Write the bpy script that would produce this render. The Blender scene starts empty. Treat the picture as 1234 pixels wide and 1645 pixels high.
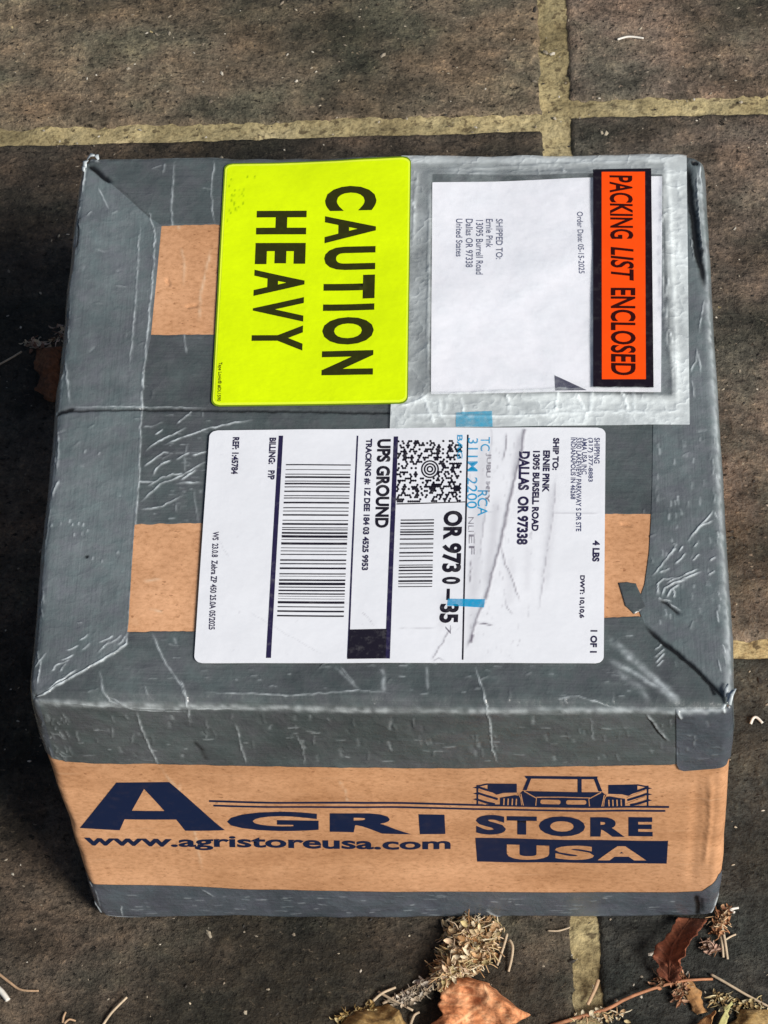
import bpy, math, random
import numpy as np
from mathutils import Vector, Matrix
from mathutils.geometry import tessellate_polygon

random.seed(7)
RNG = np.random.default_rng(11)
SC = bpy.context.scene

# ------------------------------------------------------------------ camera, sky, sun, exposure
F_PX = 4740.95                                   # focal length in photo pixels (photo 1234 wide)
CAM = np.array([.0622, -.6835, 1.0656])
RX, RY, RZ = .6143, .0514, .025
cd = bpy.data.cameras.new("camera")
cam = bpy.data.objects.new("camera", cd)
SC.collection.objects.link(cam)
cam.location = CAM
cam.rotation_euler = (RX, RY, RZ)
cd.sensor_fit = 'HORIZONTAL'
cd.sensor_width = 36.0
cd.lens = F_PX / 1234 * 36.0
cd.clip_start = .01
cd.clip_end = 100
SC.camera = cam

SUN_DIR = Vector((.63, -.54, .64)).normalized()  # towards the sun: from the front right
w = bpy.data.worlds.new("World")
SC.world = w
w.use_nodes = True
nt = w.node_tree
bg = nt.nodes['Background']
sky = nt.nodes.new('ShaderNodeTexSky')
sky.sky_type = 'NISHITA'
sky.sun_disc = False
sky.sun_elevation = math.asin(SUN_DIR.z)
sky.sun_rotation = math.atan2(SUN_DIR.x, SUN_DIR.y)
sky.air_density = 1.0
sky.dust_density = 3.0
nt.links.new(sky.outputs['Color'], bg.inputs['Color'])
bg.inputs['Strength'].default_value = .05
sl = bpy.data.lights.new("sun", 'SUN')
sl.energy = 4.2
sl.angle = math.radians(20)
sl.color = (1.0, .95, .88)
sun = bpy.data.objects.new("sun", sl)
SC.collection.objects.link(sun)
sun.rotation_euler = (-SUN_DIR).to_track_quat('-Z', 'Y').to_euler()
sun.location = SUN_DIR * 3

SC.view_settings.view_transform = 'Standard'
SC.view_settings.look = 'None'
SC.view_settings.exposure = .06
SC.view_settings.gamma = 1.0
SC.view_settings.use_curve_mapping = False
SC.render.engine = 'CYCLES'

# ------------------------------------------------------------------ camera maths (photo pixel -> point in the place)
cs, sn = math.cos, math.sin
_Rx = np.array([[1, 0, 0], [0, cs(RX), -sn(RX)], [0, sn(RX), cs(RX)]])
_Ry = np.array([[cs(RY), 0, sn(RY)], [0, 1, 0], [-sn(RY), 0, cs(RY)]])
_Rz = np.array([[cs(RZ), -sn(RZ), 0], [sn(RZ), cs(RZ), 0], [0, 0, 1]])
ROT = _Rz @ _Ry @ _Rx


def at(x, y, z=0.0):
    """point of the horizontal plane at height z that photo pixel (x, y) shows"""
    d = ROT @ np.array([(x - 617) / F_PX, -(y - 822.5) / F_PX, -1.0])
    t = (z - CAM[2]) / d[2]
    return CAM + t * d


def project(P):
    q = (np.asarray(P) - CAM) @ ROT
    return np.stack([617 + F_PX * q[..., 0] / -q[..., 2], 822.5 - F_PX * q[..., 1] / -q[..., 2]], -1)


# ------------------------------------------------------------------ noise
def _hash(ix, iy, seed):
    h = (ix.astype(np.int64) * 374761393 + iy.astype(np.int64) * 668265263 + seed * 2147483647) & 0xffffffff
    h = ((h ^ (h >> 13)) * 1274126177) & 0xffffffff
    h = h ^ (h >> 16)
    return (h & 0xffff) / 65535.0


def vnoise(x, y, scale, seed=0):
    x = np.asarray(x, float) * scale + 1000
    y = np.asarray(y, float) * scale + 1000
    ix, iy = np.floor(x), np.floor(y)
    fx, fy = x - ix, y - iy
    fx, fy = fx * fx * (3 - 2 * fx), fy * fy * (3 - 2 * fy)
    a = _hash(ix, iy, seed); b = _hash(ix + 1, iy, seed)
    c = _hash(ix, iy + 1, seed); d = _hash(ix + 1, iy + 1, seed)
    return (a * (1 - fx) + b * fx) * (1 - fy) + (c * (1 - fx) + d * fx) * fy - .5


def fbm(x, y, scale, octs=4, seed=0):
    s = 0
    for k in range(octs):
        s = s + vnoise(x, y, scale * 2 ** k, seed + k) * .5 ** k
    return s


# ------------------------------------------------------------------ object helpers
def link(o, parent=None):
    SC.collection.objects.link(o)
    if parent is not None:
        o.parent = parent
    return o


def tag(o, label=None, cat=None, group=None, kind=None):
    if label: o['label'] = label
    if cat: o['category'] = cat
    if group: o['group'] = group
    if kind: o['kind'] = kind
    return o


class MB:
    """collects faces; build() links them as one mesh object"""

    def __init__(self):
        self.v, self.f, self.uv, self.at = [], [], [], {}
        self.n = 0

    def add(self, verts, faces, uv=None, **attrs):
        verts = np.asarray(verts, float)
        k = len(verts)
        self.v.append(verts)
        self.f.extend([tuple(int(i) + self.n for i in f) for f in faces])
        self.uv.append(np.zeros((k, 2)) if uv is None else np.asarray(uv, float))
        for a in attrs: self.at.setdefault(a, [])
        for a, lst in self.at.items():
            lst.append((self.n, k, attrs.get(a)))
        self.n += k

    def build(self, name, mat, parent=None, smooth=True):
        me = bpy.data.meshes.new(name)
        V = np.concatenate(self.v)
        me.from_pydata(V.tolist(), [], self.f)
        if smooth:
            me.polygons.foreach_set('use_smooth', [True] * len(me.polygons))
        U = np.concatenate(self.uv)
        lay = me.uv_layers.new(name='UVMap')
        li = np.zeros(len(me.loops), dtype=np.int32)
        me.loops.foreach_get('vertex_index', li)
        lay.data.foreach_set('uv', U[li].ravel())
        for a, lst in self.at.items():
            dim = 1
            for _, _, val in lst:
                if val is not None and np.ndim(val) == 2: dim = 3
            if dim == 1:
                arr = np.zeros(self.n)
                for s, k, val in lst:
                    if val is not None: arr[s:s + k] = val
                A = me.attributes.new(a, 'FLOAT', 'POINT')
                A.data.foreach_set('value', arr)
            else:
                arr = np.zeros((self.n, 4)); arr[:, 3] = 1
                for s, k, val in lst:
                    if val is not None: arr[s:s + k, :3] = val
                A = me.attributes.new(a, 'FLOAT_COLOR', 'POINT')
                A.data.foreach_set('color', arr.ravel())
        me.materials.append(mat)
        me.update()
        return link(bpy.data.objects.new(name, me), parent)


def grid_faces(n, m):
    f = []
    for i in range(n - 1):
        for j in range(m - 1):
            a = i * m + j
            f.append((a, a + 1, a + m + 1, a + m))
    return f


# ------------------------------------------------------------------ material helpers
def new_mat(name):
    m = bpy.data.materials.new(name)
    m.use_nodes = True
    return m, m.node_tree, m.node_tree.nodes['Principled BSDF']


def N(t, typ, **kw):
    n = t.nodes.new(typ)
    for k, val in kw.items():
        if k in n.inputs.keys(): n.inputs[k].default_value = val
        else: setattr(n, k, val)
    return n


def noise(t, vec, scale, detail=4.0, rough=.6):
    n = N(t, 'ShaderNodeTexNoise')
    n.inputs['Scale'].default_value = scale
    n.inputs['Detail'].default_value = detail
    n.inputs['Roughness'].default_value = rough
    if vec is not None: t.links.new(vec, n.inputs['Vector'])
    return n.outputs['Fac']


def ramp(t, fac, stops):
    r = N(t, 'ShaderNodeValToRGB')
    e = r.color_ramp.elements
    while len(e) < len(stops): e.new(.5)
    for el, (p, c) in zip(e, stops):
        el.position = p
        el.color = (*c, 1) if len(c) == 3 else c
    t.links.new(fac, r.inputs['Fac'])
    return r.outputs['Color']


def mapr(t, fac, a, b, c, d):
    r = N(t, 'ShaderNodeMapRange')
    for i, val in zip((1, 2, 3, 4), (a, b, c, d)): r.inputs[i].default_value = val
    t.links.new(fac, r.inputs[0])
    return r.outputs[0]


def mix(t, fac, a, b, mode='MIX'):
    m = N(t, 'ShaderNodeMix', data_type='RGBA', blend_type=mode)
    for sock, val in ((m.inputs[0], fac), (m.inputs[6], a), (m.inputs[7], b)):
        if hasattr(val, 'is_linked'): t.links.new(val, sock)
        elif isinstance(val, (int, float)): sock.default_value = val
        else: sock.default_value = (*val, 1)
    return m.outputs[2]


def math_n(t, op, a, b):
    m = N(t, 'ShaderNodeMath', operation=op)
    for sock, val in ((m.inputs[0], a), (m.inputs[1], b)):
        if hasattr(val, 'is_linked'): t.links.new(val, sock)
        else: sock.default_value = val
    return m.outputs[0]


def bump(t, h, strength, dist, normal=None):
    b = N(t, 'ShaderNodeBump')
    b.inputs['Strength'].default_value = strength
    b.inputs['Distance'].default_value = dist
    t.links.new(h, b.inputs['Height'])
    if normal is not None: t.links.new(normal, b.inputs['Normal'])
    return b.outputs['Normal']


def coords(t, scale=None, uv=False):
    c = N(t, 'ShaderNodeTexCoord')
    o = c.outputs['UV' if uv else 'Object']
    if scale is None: return o
    mp = N(t, 'ShaderNodeMapping')
    mp.inputs['Scale'].default_value = scale
    t.links.new(o, mp.inputs['Vector'])
    return mp.outputs['Vector']


def attr(t, name):
    a = N(t, 'ShaderNodeAttribute', attribute_name=name)
    return a


# ------------------------------------------------------------------ materials
def mat_slab():
    m, t, b = new_mat('rough_stone_paving')
    o = coords(t)
    tone = attr(t, 'tone').outputs['Color']
    big = noise(t, o, 9, 4, .6)
    med = noise(t, o, 60, 5, .65)
    fine = noise(t, o, 300, 5, .72)
    grain = noise(t, o, 760, 4, .65)
    pits = noise(t, coords(t, (270, 340, 270)), 1, 4, .65)
    chips = noise(t, coords(t, (300, 390, 300)), 1, 4, .65)
    stain = noise(t, coords(t, (5, 8, 5)), 1, 5, .62)
    c = mix(t, 1, tone, ramp(t, big, [(.3, (.72, .73, .70)), (.5, (1, .98, .96)), (.72, (1.34, 1.28, 1.18))]), 'MULTIPLY')
    c = mix(t, 1, c, ramp(t, stain, [(.40, (.34, .37, .35)), (.52, (1, 1, 1)), (.66, (1.36, 1.29, 1.2))]), 'MULTIPLY')
    c = mix(t, 1, c, ramp(t, med, [(.32, (.46, .48, .48)), (.52, (1, 1, 1)), (.70, (1.50, 1.44, 1.34))]), 'MULTIPLY')
    c = mix(t, 1, c, ramp(t, fine, [(.32, (.30, .29, .28)), (.45, (.88, .88, .88)), (.58, (1.10, 1.09, 1.08)), (.70, (2.1, 2.0, 1.86))]), 'MULTIPLY')
    blot = noise(t, coords(t, (17, 23, 17)), 1, 4, .6)
    c = mix(t, 1, c, ramp(t, blot, [(.36, (.74, .86, .86)), (.5, (1, 1, 1)), (.64, (1.14, 1.04, .98))]), 'MULTIPLY')
    c = mix(t, 1, c, ramp(t, grain, [(.3, (.68, .67, .66)), (.5, (1, 1, 1)), (.7, (1.35, 1.33, 1.3))]), 'MULTIPLY')
    c = mix(t, mapr(t, pits, .62, .67, 0, .88), c, (.014, .012, .009))
    c = mix(t, mapr(t, chips, .62, .70, 0, .55), c, mix(t, 1, tone, (2.3, 2.2, 2.0), 'MULTIPLY'))
    c = mix(t, mapr(t, grain, .70, .76, 0, .55), c, (.46, .43, .36))
    t.links.new(c, b.inputs['Base Color'])
    b.inputs['Roughness'].default_value = .78
    b.inputs['Specular IOR Level'].default_value = .35
    h = math_n(t, 'ADD', math_n(t, 'MULTIPLY', fine, .7), math_n(t, 'MULTIPLY', med, 1.2))
    h = math_n(t, 'SUBTRACT', h, mapr(t, pits, .6, .7, 0, .5))
    n1 = bump(t, h, 1.0, .0026)
    t.links.new(bump(t, grain, .8, .0008, n1), b.inputs['Normal'])
    return m


def mat_grout():
    m, t, b = new_mat('sandy_mortar')
    o = coords(t)
    big = noise(t, o, 30, 4)
    fine = noise(t, o, 420, 4, .7)
    spot = noise(t, o, 160, 3, .6)
    wide = noise(t, o, 9, 5)
    c = ramp(t, big, [(.3, (.32, .26, .13)), (.55, (.45, .38, .205)), (.75, (.60, .52, .31))])
    c = mix(t, 1, c, ramp(t, wide, [(.38, (.45, .43, .40)), (.52, (.95, .95, .95)), (.65, (1.25, 1.22, 1.2))]), 'MULTIPLY')
    c = mix(t, 1, c, ramp(t, fine, [(.33, (.50, .47, .42)), (.5, (1, 1, 1)), (.7, (1.35, 1.33, 1.28))]), 'MULTIPLY')
    c = mix(t, mapr(t, spot, .59, .66, 0, .8), c, (.085, .062, .032))
    t.links.new(c, b.inputs['Base Color'])
    b.inputs['Roughness'].default_value = .9
    t.links.new(bump(t, math_n(t, 'ADD', fine, spot), .8, .0012), b.inputs['Normal'])
    return m


def mat_kraft():
    m, t, b = new_mat('kraft_cardboard')
    o = coords(t)
    big = noise(t, o, 22, 3)
    fib = noise(t, coords(t, (420, 620, 620)), 1, 5, .75)
    fleck = noise(t, coords(t, (420, 700, 700)), 1, 2, .5)
    c = ramp(t, big, [(.3, (.55, .285, .142)), (.7, (.68, .375, .205))])
    c = mix(t, 1, c, ramp(t, fib, [(.32, (.76, .72, .66)), (.5, (1, 1, 1)), (.68, (1.14, 1.17, 1.2))]), 'MULTIPLY')
    c = mix(t, mapr(t, fleck, .66, .73, 0, .6), c, (.24, .095, .035))
    st = noise(t, coords(t, (14, 14, 40)), 1, 4, .6)
    c = mix(t, 1, c, ramp(t, st, [(.35, (.86, .83, .80)), (.5, (1, 1, 1)), (.68, (1.10, 1.12, 1.14))]), 'MULTIPLY')
    hl = noise(t, coords(t, (30, 30, 520)), 1, 3, .6)
    c = mix(t, mapr(t, hl, .63, .72, 0, .35), c, (.76, .50, .31))
    sc = attr(t, 'crease').outputs['Fac']
    c = mix(t, sc, c, (.78, .60, .42))
    t.links.new(c, b.inputs['Base Color'])
    b.inputs['Roughness'].default_value = .62
    b.inputs['Specular IOR Level'].default_value = .35
    wv = N(t, 'ShaderNodeTexWave', bands_direction='X')
    wv.inputs['Scale'].default_value = 26; wv.inputs['Distortion'].default_value = .6
    t.links.new(o, wv.inputs['Vector'])
    nf = bump(t, wv.outputs['Fac'], .10, .0005)
    nf = bump(t, st, .4, .0015, nf)
    t.links.new(bump(t, fib, .25, .0004, nf), b.inputs['Normal'])
    return m


def mat_tape(name, base, along):
    m, t, b = new_mat(name)
    uv = coords(t, (40, 1500, 1) if along else (1500, 40, 1), uv=True)
    thr = noise(t, uv, 1, 3, .6)
    uv2 = coords(t, (90, 420, 1) if along else (420, 90, 1), uv=True)
    dash = noise(t, uv2, 1, 4, .7)
    o = coords(t)
    big = noise(t, o, 16, 5, .6)
    med = noise(t, o, 90, 5, .65)
    wr = noise(t, o, 260, 4, .6)
    lo = tuple(x * .74 for x in base)
    hi = tuple(x * 1.28 for x in base)
    c = ramp(t, big, [(.3, lo), (.5, base), (.72, hi)])
    hue = noise(t, o, 120, 3, .6)
    c = mix(t, 1, c, ramp(t, hue, [(.35, (1.05, .99, 1.03)), (.5, (1, 1, 1)), (.65, (.95, 1.015, 1.0))]), 'MULTIPLY')
    c = mix(t, 1, c, ramp(t, thr, [(.28, (.86, .86, .87)), (.5, (1, 1, 1)), (.72, (1.10, 1.10, 1.10))]), 'MULTIPLY')
    c = mix(t, 1, c, ramp(t, med, [(.3, (.80, .81, .82)), (.55, (1, 1, 1)), (.75, (1.18, 1.18, 1.18))]), 'MULTIPLY')
    # short pale stretch marks that follow the threads
    c = mix(t, mapr(t, dash, .66, .80, 0, .3), c, (.36, .41, .43))
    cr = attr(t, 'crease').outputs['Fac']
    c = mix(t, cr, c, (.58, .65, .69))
    ct = attr(t, 'cut').outputs['Fac']
    c = mix(t, ct, c, (.012, .013, .014))
    t.links.new(c, b.inputs['Base Color'])
    t.links.new(mapr(t, med, .3, .7, .18, .36), b.inputs['Roughness'])
    b.inputs['Specular IOR Level'].default_value = .5
    n1 = bump(t, thr, .2, .0003)
    # soft crumples: sharp-crested noise, and a broad waviness
    rid = math_n(t, 'ABSOLUTE', math_n(t, 'SUBTRACT', noise(t, o, 48, 3, .55), .5), 0.0)
    rid = math_n(t, 'POWER', math_n(t, 'SUBTRACT', 1.0, math_n(t, 'MULTIPLY', rid, 4.0)), 3.0)
    n1 = bump(t, rid, .28, .0006, n1)
    n2 = bump(t, math_n(t, 'ADD', med, math_n(t, 'MULTIPLY', wr, .35)), .5, .0014, n1)
    t.links.new(bump(t, dash, .3, .0004, n2), b.inputs['Normal'])
    return m


def mat_paper(name, base, rough=.5, mottled=.05, smudge=None, bumps=.2, spec=.4):
    m, t, b = new_mat(name)
    o = coords(t)
    big = noise(t, o, 40, 4)
    fine = noise(t, o, 500, 3)
    c = mix(t, 1, base, ramp(t, big, [(.3, (1 - mottled,) * 3), (.7, (1 + mottled * .4,) * 3)]), 'MULTIPLY')
    c = mix(t, 1, c, ramp(t, fine, [(.3, (1 - mottled * .6,) * 3), (.7, (1,) * 3)]), 'MULTIPLY')
    if smudge:
        cr = attr(t, 'cut').outputs['Fac']
        c = mix(t, cr, c, smudge)
    t.links.new(c, b.inputs['Base Color'])
    b.inputs['Roughness'].default_value = rough
    b.inputs['Specular IOR Level'].default_value = spec
    t.links.new(bump(t, noise(t, o, 70, 4), bumps, .0012), b.inputs['Normal'])
    return m


def mat_ink(name, base, rough=.55, worn=.25, alpha=1.0, wear_scale=300, tint=(.5, .5, .5)):
    m, t, b = new_mat(name)
    o = coords(t)
    n = noise(t, o, wear_scale, 4, .7)
    c = mix(t, mapr(t, n, .52, .74, 0, worn), base, tint)
    t.links.new(c, b.inputs['Base Color'])
    b.inputs['Roughness'].default_value = rough
    b.inputs['Specular IOR Level'].default_value = .3
    if alpha < 1:
        a = mapr(t, noise(t, o, 190, 4, .7), .3, .7, alpha * .45, min(1, alpha * 1.4))
        t.links.new(a, b.inputs['Alpha'])
    return m


def mat_film():
    m, t, b = new_mat('milky_plastic_film')
    o = coords(t)
    n = noise(t, o, 120, 4, .6)
    rid = math_n(t, 'ABSOLUTE', math_n(t, 'SUBTRACT', noise(t, o, 62, 3, .6), .5), 0.0)
    rid = math_n(t, 'POWER', math_n(t, 'SUBTRACT', 1.0, math_n(t, 'MULTIPLY', rid, 4.0)), 4.0)
    b.inputs['Base Color'].default_value = (.80, .88, .91, 1)
    b.inputs['Roughness'].default_value = .15
    b.inputs['Specular IOR Level'].default_value = .6
    milky = attr(t, 'milk').outputs['Fac']
    a = math_n(t, 'ADD', milky, mapr(t, n, .3, .7, -.08, .08))
    a = math_n(t, 'ADD', a, math_n(t, 'MULTIPLY', rid, math_n(t, 'MULTIPLY', milky, .22)))  # crinkle highlights painted in as whiter, more opaque streaks
    a = math_n(t, 'ADD', a, math_n(t, 'MULTIPLY', attr(t, 'crease').outputs['Fac'], 1.2))
    mm = N(t, 'ShaderNodeClamp')
    t.links.new(a, mm.inputs['Value'])
    t.links.new(mm.outputs[0], b.inputs['Alpha'])
    t.links.new(bump(t, rid, .35, .0009, bump(t, n, .35, .0016)), b.inputs['Normal'])
    return m


def mat_leaf(name, c1, c2, c3, rough=.88):
    m, t, b = new_mat(name)
    o = coords(t)
    n = noise(t, o, 90, 5, .65)
    f = noise(t, o, 500, 3, .6)
    c = ramp(t, n, [(.3, c1), (.52, c2), (.72, c3)])
    v = attr(t, 'vein').outputs['Fac']
    c = mix(t, 1, c, ramp(t, f, [(.35, (.6, .58, .55)), (.5, (1, 1, 1)), (.7, (1.25, 1.25, 1.2))]), 'MULTIPLY')
    c = mix(t, v, c, tuple(min(1, x * 1.5 + .03) for x in c3))
    t.links.new(c, b.inputs['Base Color'])
    b.inputs['Roughness'].default_value = rough
    t.links.new(bump(t, math_n(t, 'ADD', n, math_n(t, 'MULTIPLY', v, .5)), .5, .002), b.inputs['Normal'])
    return m


def mat_plain(name, base, var=.35, rough=.7, scale=220):
    m, t, b = new_mat(name)
    n = noise(t, coords(t), scale, 4)
    c = mix(t, 1, base, ramp(t, n, [(.3, (1 - var,) * 3), (.7, (1 + var,) * 3)]), 'MULTIPLY')
    t.links.new(c, b.inputs['Base Color'])
    b.inputs['Roughness'].default_value = rough
    return m


def mat_tone(name, rough=.7):
    m, t, b = new_mat(name)
    n = noise(t, coords(t), 500, 3)
    c = mix(t, 1, attr(t, 'tone').outputs['Color'], ramp(t, n, [(.3, (.7, .7, .7)), (.7, (1.2, 1.2, 1.2))]), 'MULTIPLY')
    t.links.new(c, b.inputs['Base Color'])
    b.inputs['Roughness'].default_value = rough
    return m


M = dict(
    slab=mat_slab(), grout=mat_grout(), kraft=mat_kraft(),
    tape_x=mat_tape('grey_tape_across', (.092, .108, .114), True),
    tape_y=mat_tape('grey_tape_along_side', (.138, .163, .175), False),
    tape_low=mat_tape('grey_tape_low', (.092, .108, .130), True),
    yellow=mat_paper('fluorescent_yellow_vinyl', (.76, 1.0, .001), .28, .07, (.36, .55, .0), .35),
    yellow_rim=mat_paper('pale_yellow_rim', (.82, 1.0, .05), .35, .02),
    yellow_edge=mat_paper('olive_label_edge', (.16, .26, .005), .4, .05),
    white=mat_paper('white_label_stock', (.82, .855, .92), .30, .04, (.12, .10, .145), .22),
    slip=mat_paper('white_packing_paper', (.86, .885, .96), .55, .03, None, .25),
    black=mat_ink('black_print', (.012, .010, .020), .5, .12),
    band_black=mat_ink('black_band_print', (.012, .008, .014), .3, .05),
    band_orange=mat_ink('fluorescent_orange_print', (1.0, .085, .004), .32, .12, tint=(1, .16, .02)),
    band_text=mat_ink('dark_red_black_print', (.035, .004, .003), .35, .15, tint=(.12, .01, .0)),
    indigo=mat_ink('indigo_print', (.020, .016, .060), .5, .15),
    navy=mat_ink('navy_print', (.006, .015, .055), .55, .22, wear_scale=240, tint=(.07, .055, .07)),
    olive=mat_ink('dark_green_black_print', (.030, .032, .004), .4, .35, tint=(.06, .085, .004)),
    grey_text=mat_ink('grey_office_print', (.05, .06, .15), .5, .45, tint=(.45, .48, .6)),
    faint=mat_ink('faint_grey_print', (.14, .12, .17), .5, .5, .55),
    blue=mat_ink('cyan_stamp_ink', (.0, .36, .68), .45, .2, .85, tint=(.05, .5, .75)),
    blue_light=mat_ink('pale_cyan_stamp_ink', (.06, .42, .66), .45, .3, .62, tint=(.2, .6, .8)),
    film=mat_film(),
)


# ------------------------------------------------------------------ setting: paving and mortar
def xl(y): return .0600 + (.2807 - y) * .0215      # the long joint runs a little askew
def xr(y): return .0738 + (.2804 - y) * .0150


def slab(mb, c, tone, res):
    """c = corners (x0,y0) back-left, back-right, front-right, front-left"""
    g = .0009                                       # the slabs crowd the mortar a little
    bl, br, fr, fl = [np.array(p, float) + np.array(q) for p, q in zip(c, ((-g, g), (g, g), (g, -g), (-g, -g)))]
    n = max(12, int(np.linalg.norm(bl - fl) / res)); k = max(12, int(np.linalg.norm(bl - br) / res))
    S = np.linspace(0, 1, n)[:, None]; T = np.linspace(0, 1, k)[None, :]
    # finer rows beside the edge
    P = ((1 - S) * (1 - T))[..., None] * bl + ((1 - S) * T)[..., None] * br + (S * T)[..., None] * fr + (S * (1 - T))[..., None] * fl
    x, y = P[..., 0], P[..., 1]
    ext_y = np.linalg.norm(bl - fl); ext_x = np.linalg.norm(bl - br)
    dx = np.minimum(T, 1 - T) * ext_x + 0 * S
    dy = np.minimum(S, 1 - S) * ext_y + 0 * T
    d = np.minimum(dx, dy) + fbm(x, y, 180, 3, 5) * .0004 * np.exp(-np.minimum(dx, dy) / .003)
    z = .0004 * fbm(x, y, 30, 3, 1) + .0009 * fbm(x, y, 140, 3, 9) + .0009 * fbm(x, y, 420, 2, 21)
    z = z - .0032 * np.exp(-np.clip(d, 0, 1) / .0006)
    ew = fbm(x, y, 45, 4, 31) * .0007
    near = np.exp(-np.minimum(dx, dy) / .006)
    x = x + ew * near * (dx < dy); y = y + ew * near * (dy <= dx)
    tn = np.broadcast_to(np.array(tone), P.shape[:2] + (3,)).reshape(-1, 3)
    V = np.stack([x, y, z], -1).reshape(-1, 3)
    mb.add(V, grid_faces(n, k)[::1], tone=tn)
    # sides down into the joint
    idx = np.arange(n * k).reshape(n, k)
    loop = np.concatenate([idx[0, :], idx[1:, -1], idx[-1, -2::-1], idx[-2:0:-1, 0]])
    top = V[loop]; low = top.copy(); low[:, 2] = -.012
    m = len(loop)
    mb.add(np.concatenate([top, low]), [(i, i + m, (i + 1) % m + m, (i + 1) % m) for i in range(m)],
           tone=np.broadcast_to(np.array(tone), (2 * m, 3)))


mb = MB()
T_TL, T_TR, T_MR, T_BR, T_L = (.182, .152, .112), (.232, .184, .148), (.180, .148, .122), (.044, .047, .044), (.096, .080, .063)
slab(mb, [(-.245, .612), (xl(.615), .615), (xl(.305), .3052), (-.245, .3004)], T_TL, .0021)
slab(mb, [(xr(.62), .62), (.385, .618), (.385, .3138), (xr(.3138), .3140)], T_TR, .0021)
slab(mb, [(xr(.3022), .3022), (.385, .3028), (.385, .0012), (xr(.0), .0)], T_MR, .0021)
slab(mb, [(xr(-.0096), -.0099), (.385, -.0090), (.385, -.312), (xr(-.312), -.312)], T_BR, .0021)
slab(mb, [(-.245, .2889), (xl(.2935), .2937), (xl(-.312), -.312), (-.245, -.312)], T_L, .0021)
TN = [T_TL, T_TR, T_MR, T_BR, T_L]
k = 0
for (x0, x1, ys) in ((-.56, -.258, (-.93, -.62, -.31, 0, .31, .62, .93)), (-.875, -.573, (-.93, -.62, -.31, 0, .31, .62, .93)),
                     (.398, .70, (-.93, -.62, -.31, 0, .31, .62, .93)), (.713, 1.015, (-.93, -.62, -.31, 0, .31, .62, .93)),
                     (-.245, .058, (-.93, -.625, .625, .935)), (.083, .385, (-.93, -.625, .63, .94))):
    for y0 in ys:
        slab(mb, [(x0, y0 + .297), (x1, y0 + .297), (x1, y0), (x0, y0)], TN[(k * 7 + 3) % 5], .012)
        k += 1
paving = mb.build('pavement', M['slab'])
tag(paving, 'rough brown and grey stone paving slabs laid square under the parcel', 'paving', kind='structure')

mb = MB()
gx = np.concatenate([np.arange(-.95, -.26, .01), np.arange(-.26, .24, .0022), np.arange(.24, 1.09, .01)])
gy = np.concatenate([np.arange(-1.0, -.25, .01), np.arange(-.25, .42, .0022), np.arange(.42, 1.3, .01)])
GX, GY = np.meshgrid(gx, gy)
GZ = -.0010 + .0016 * fbm(GX, GY, 120, 3, 3) + .0010 * fbm(GX, GY, 420, 2, 8) - .0006 * (fbm(GX, GY, 260, 2, 14) > .28)
mb.add(np.stack([GX, GY, GZ - .0006], -1).reshape(-1, 3), grid_faces(len(gy), len(gx)))
gr = mb.build('ground', M['grout'])
tag(gr, 'sandy tan mortar bed showing in the joints between the paving slabs', 'mortar', kind='structure')

# ------------------------------------------------------------------ the parcel: shape
A_, B_, H_, R_ = .127, .130, .162, .0042
TOPQ = [at(130, 249, H_), at(1131, 247, H_), at(1182, 1139, H_), at(42, 1122, H_)]         # BL BR FR FL
fl, fr = at(157, 1479), at(1152, 1477)
BOTQ = [np.array([-.1245, .130, 0]), np.array([.1235, .128, 0]), fr, fl]


def bl4(q, s, t):
    s, t = s[..., None], t[..., None]               # s: left->right, t: back->front
    return (1 - t) * ((1 - s) * q[0] + s * q[1]) + t * ((1 - s) * q[3] + s * q[2])


def sharp(u, v):
    u = np.asarray(u, float); v = np.asarray(v, float)
    drop = np.maximum(np.abs(v) - B_, 0) + np.maximum(np.abs(u) - A_, 0)
    ou, ov = np.abs(u) - A_, -B_ - v
    both = (ou > 0) & (ov > 0)                      # round the upright edge onto the side wall
    y = np.where(both, -B_ + ou, np.clip(v, -B_, B_))
    return np.stack([np.clip(u, -A_, A_), y, H_ - np.where(both, ov, drop)], -1)


def warp(p):
    s = (p[..., 0] + A_) / (2 * A_); t = (B_ - p[..., 1]) / (2 * B_); z = (p[..., 2] / H_)[..., None]
    return z * bl4(TOPQ, s, t) + (1 - z) * bl4(BOTQ, s, t)


def surf_p(p, off):
    lo = np.array([-A_ + R_, -B_ + R_, R_]); hi = np.array([A_ - R_, B_ - R_, H_ - R_])
    inner = np.minimum(np.maximum(p, lo), hi)
    d = p - inner
    n = d / np.maximum(np.linalg.norm(d, axis=-1, keepdims=True), 1e-9)
    x, y, z = p[..., 0], p[..., 1], p[..., 2]
    # gentle unevenness of a used carton; fades out at the foot
    bulge = .0011 * fbm(x + z * .7, y - z * .7, 13, 2, 40) + .0006 * fbm(x - z, y + z, 34, 2, 44)
    bulge = bulge + .0012 * np.cos(np.pi * x / (2 * A_)) * np.cos(np.pi * y / (2 * B_)) * (z > H_ - .001)
    ex, ey, ez = A_ - np.abs(x), B_ - np.abs(y), np.minimum(H_ - z, z)
    e2 = np.sort(np.stack([ex, ey, ez], -1), -1)[..., 1]          # distance to the nearest edge
    bulge = bulge + np.exp(-e2 / .005) * (.0010 * fbm(x + z * .8, y - z * .9, 60, 3, 47) - .0003)
    e3 = np.sort(np.stack([ex, ey, ez], -1), -1)[..., 2]
    bulge = bulge - .0018 * np.exp(-e3 / .006)                    # blunted corners
    return warp(inner + n * (R_ + off + bulge)[..., None])


def surf(u, v, off=0.0):
    return surf_p(sharp(u, v), np.broadcast_to(np.asarray(off, float), np.shape(u)))


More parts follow.
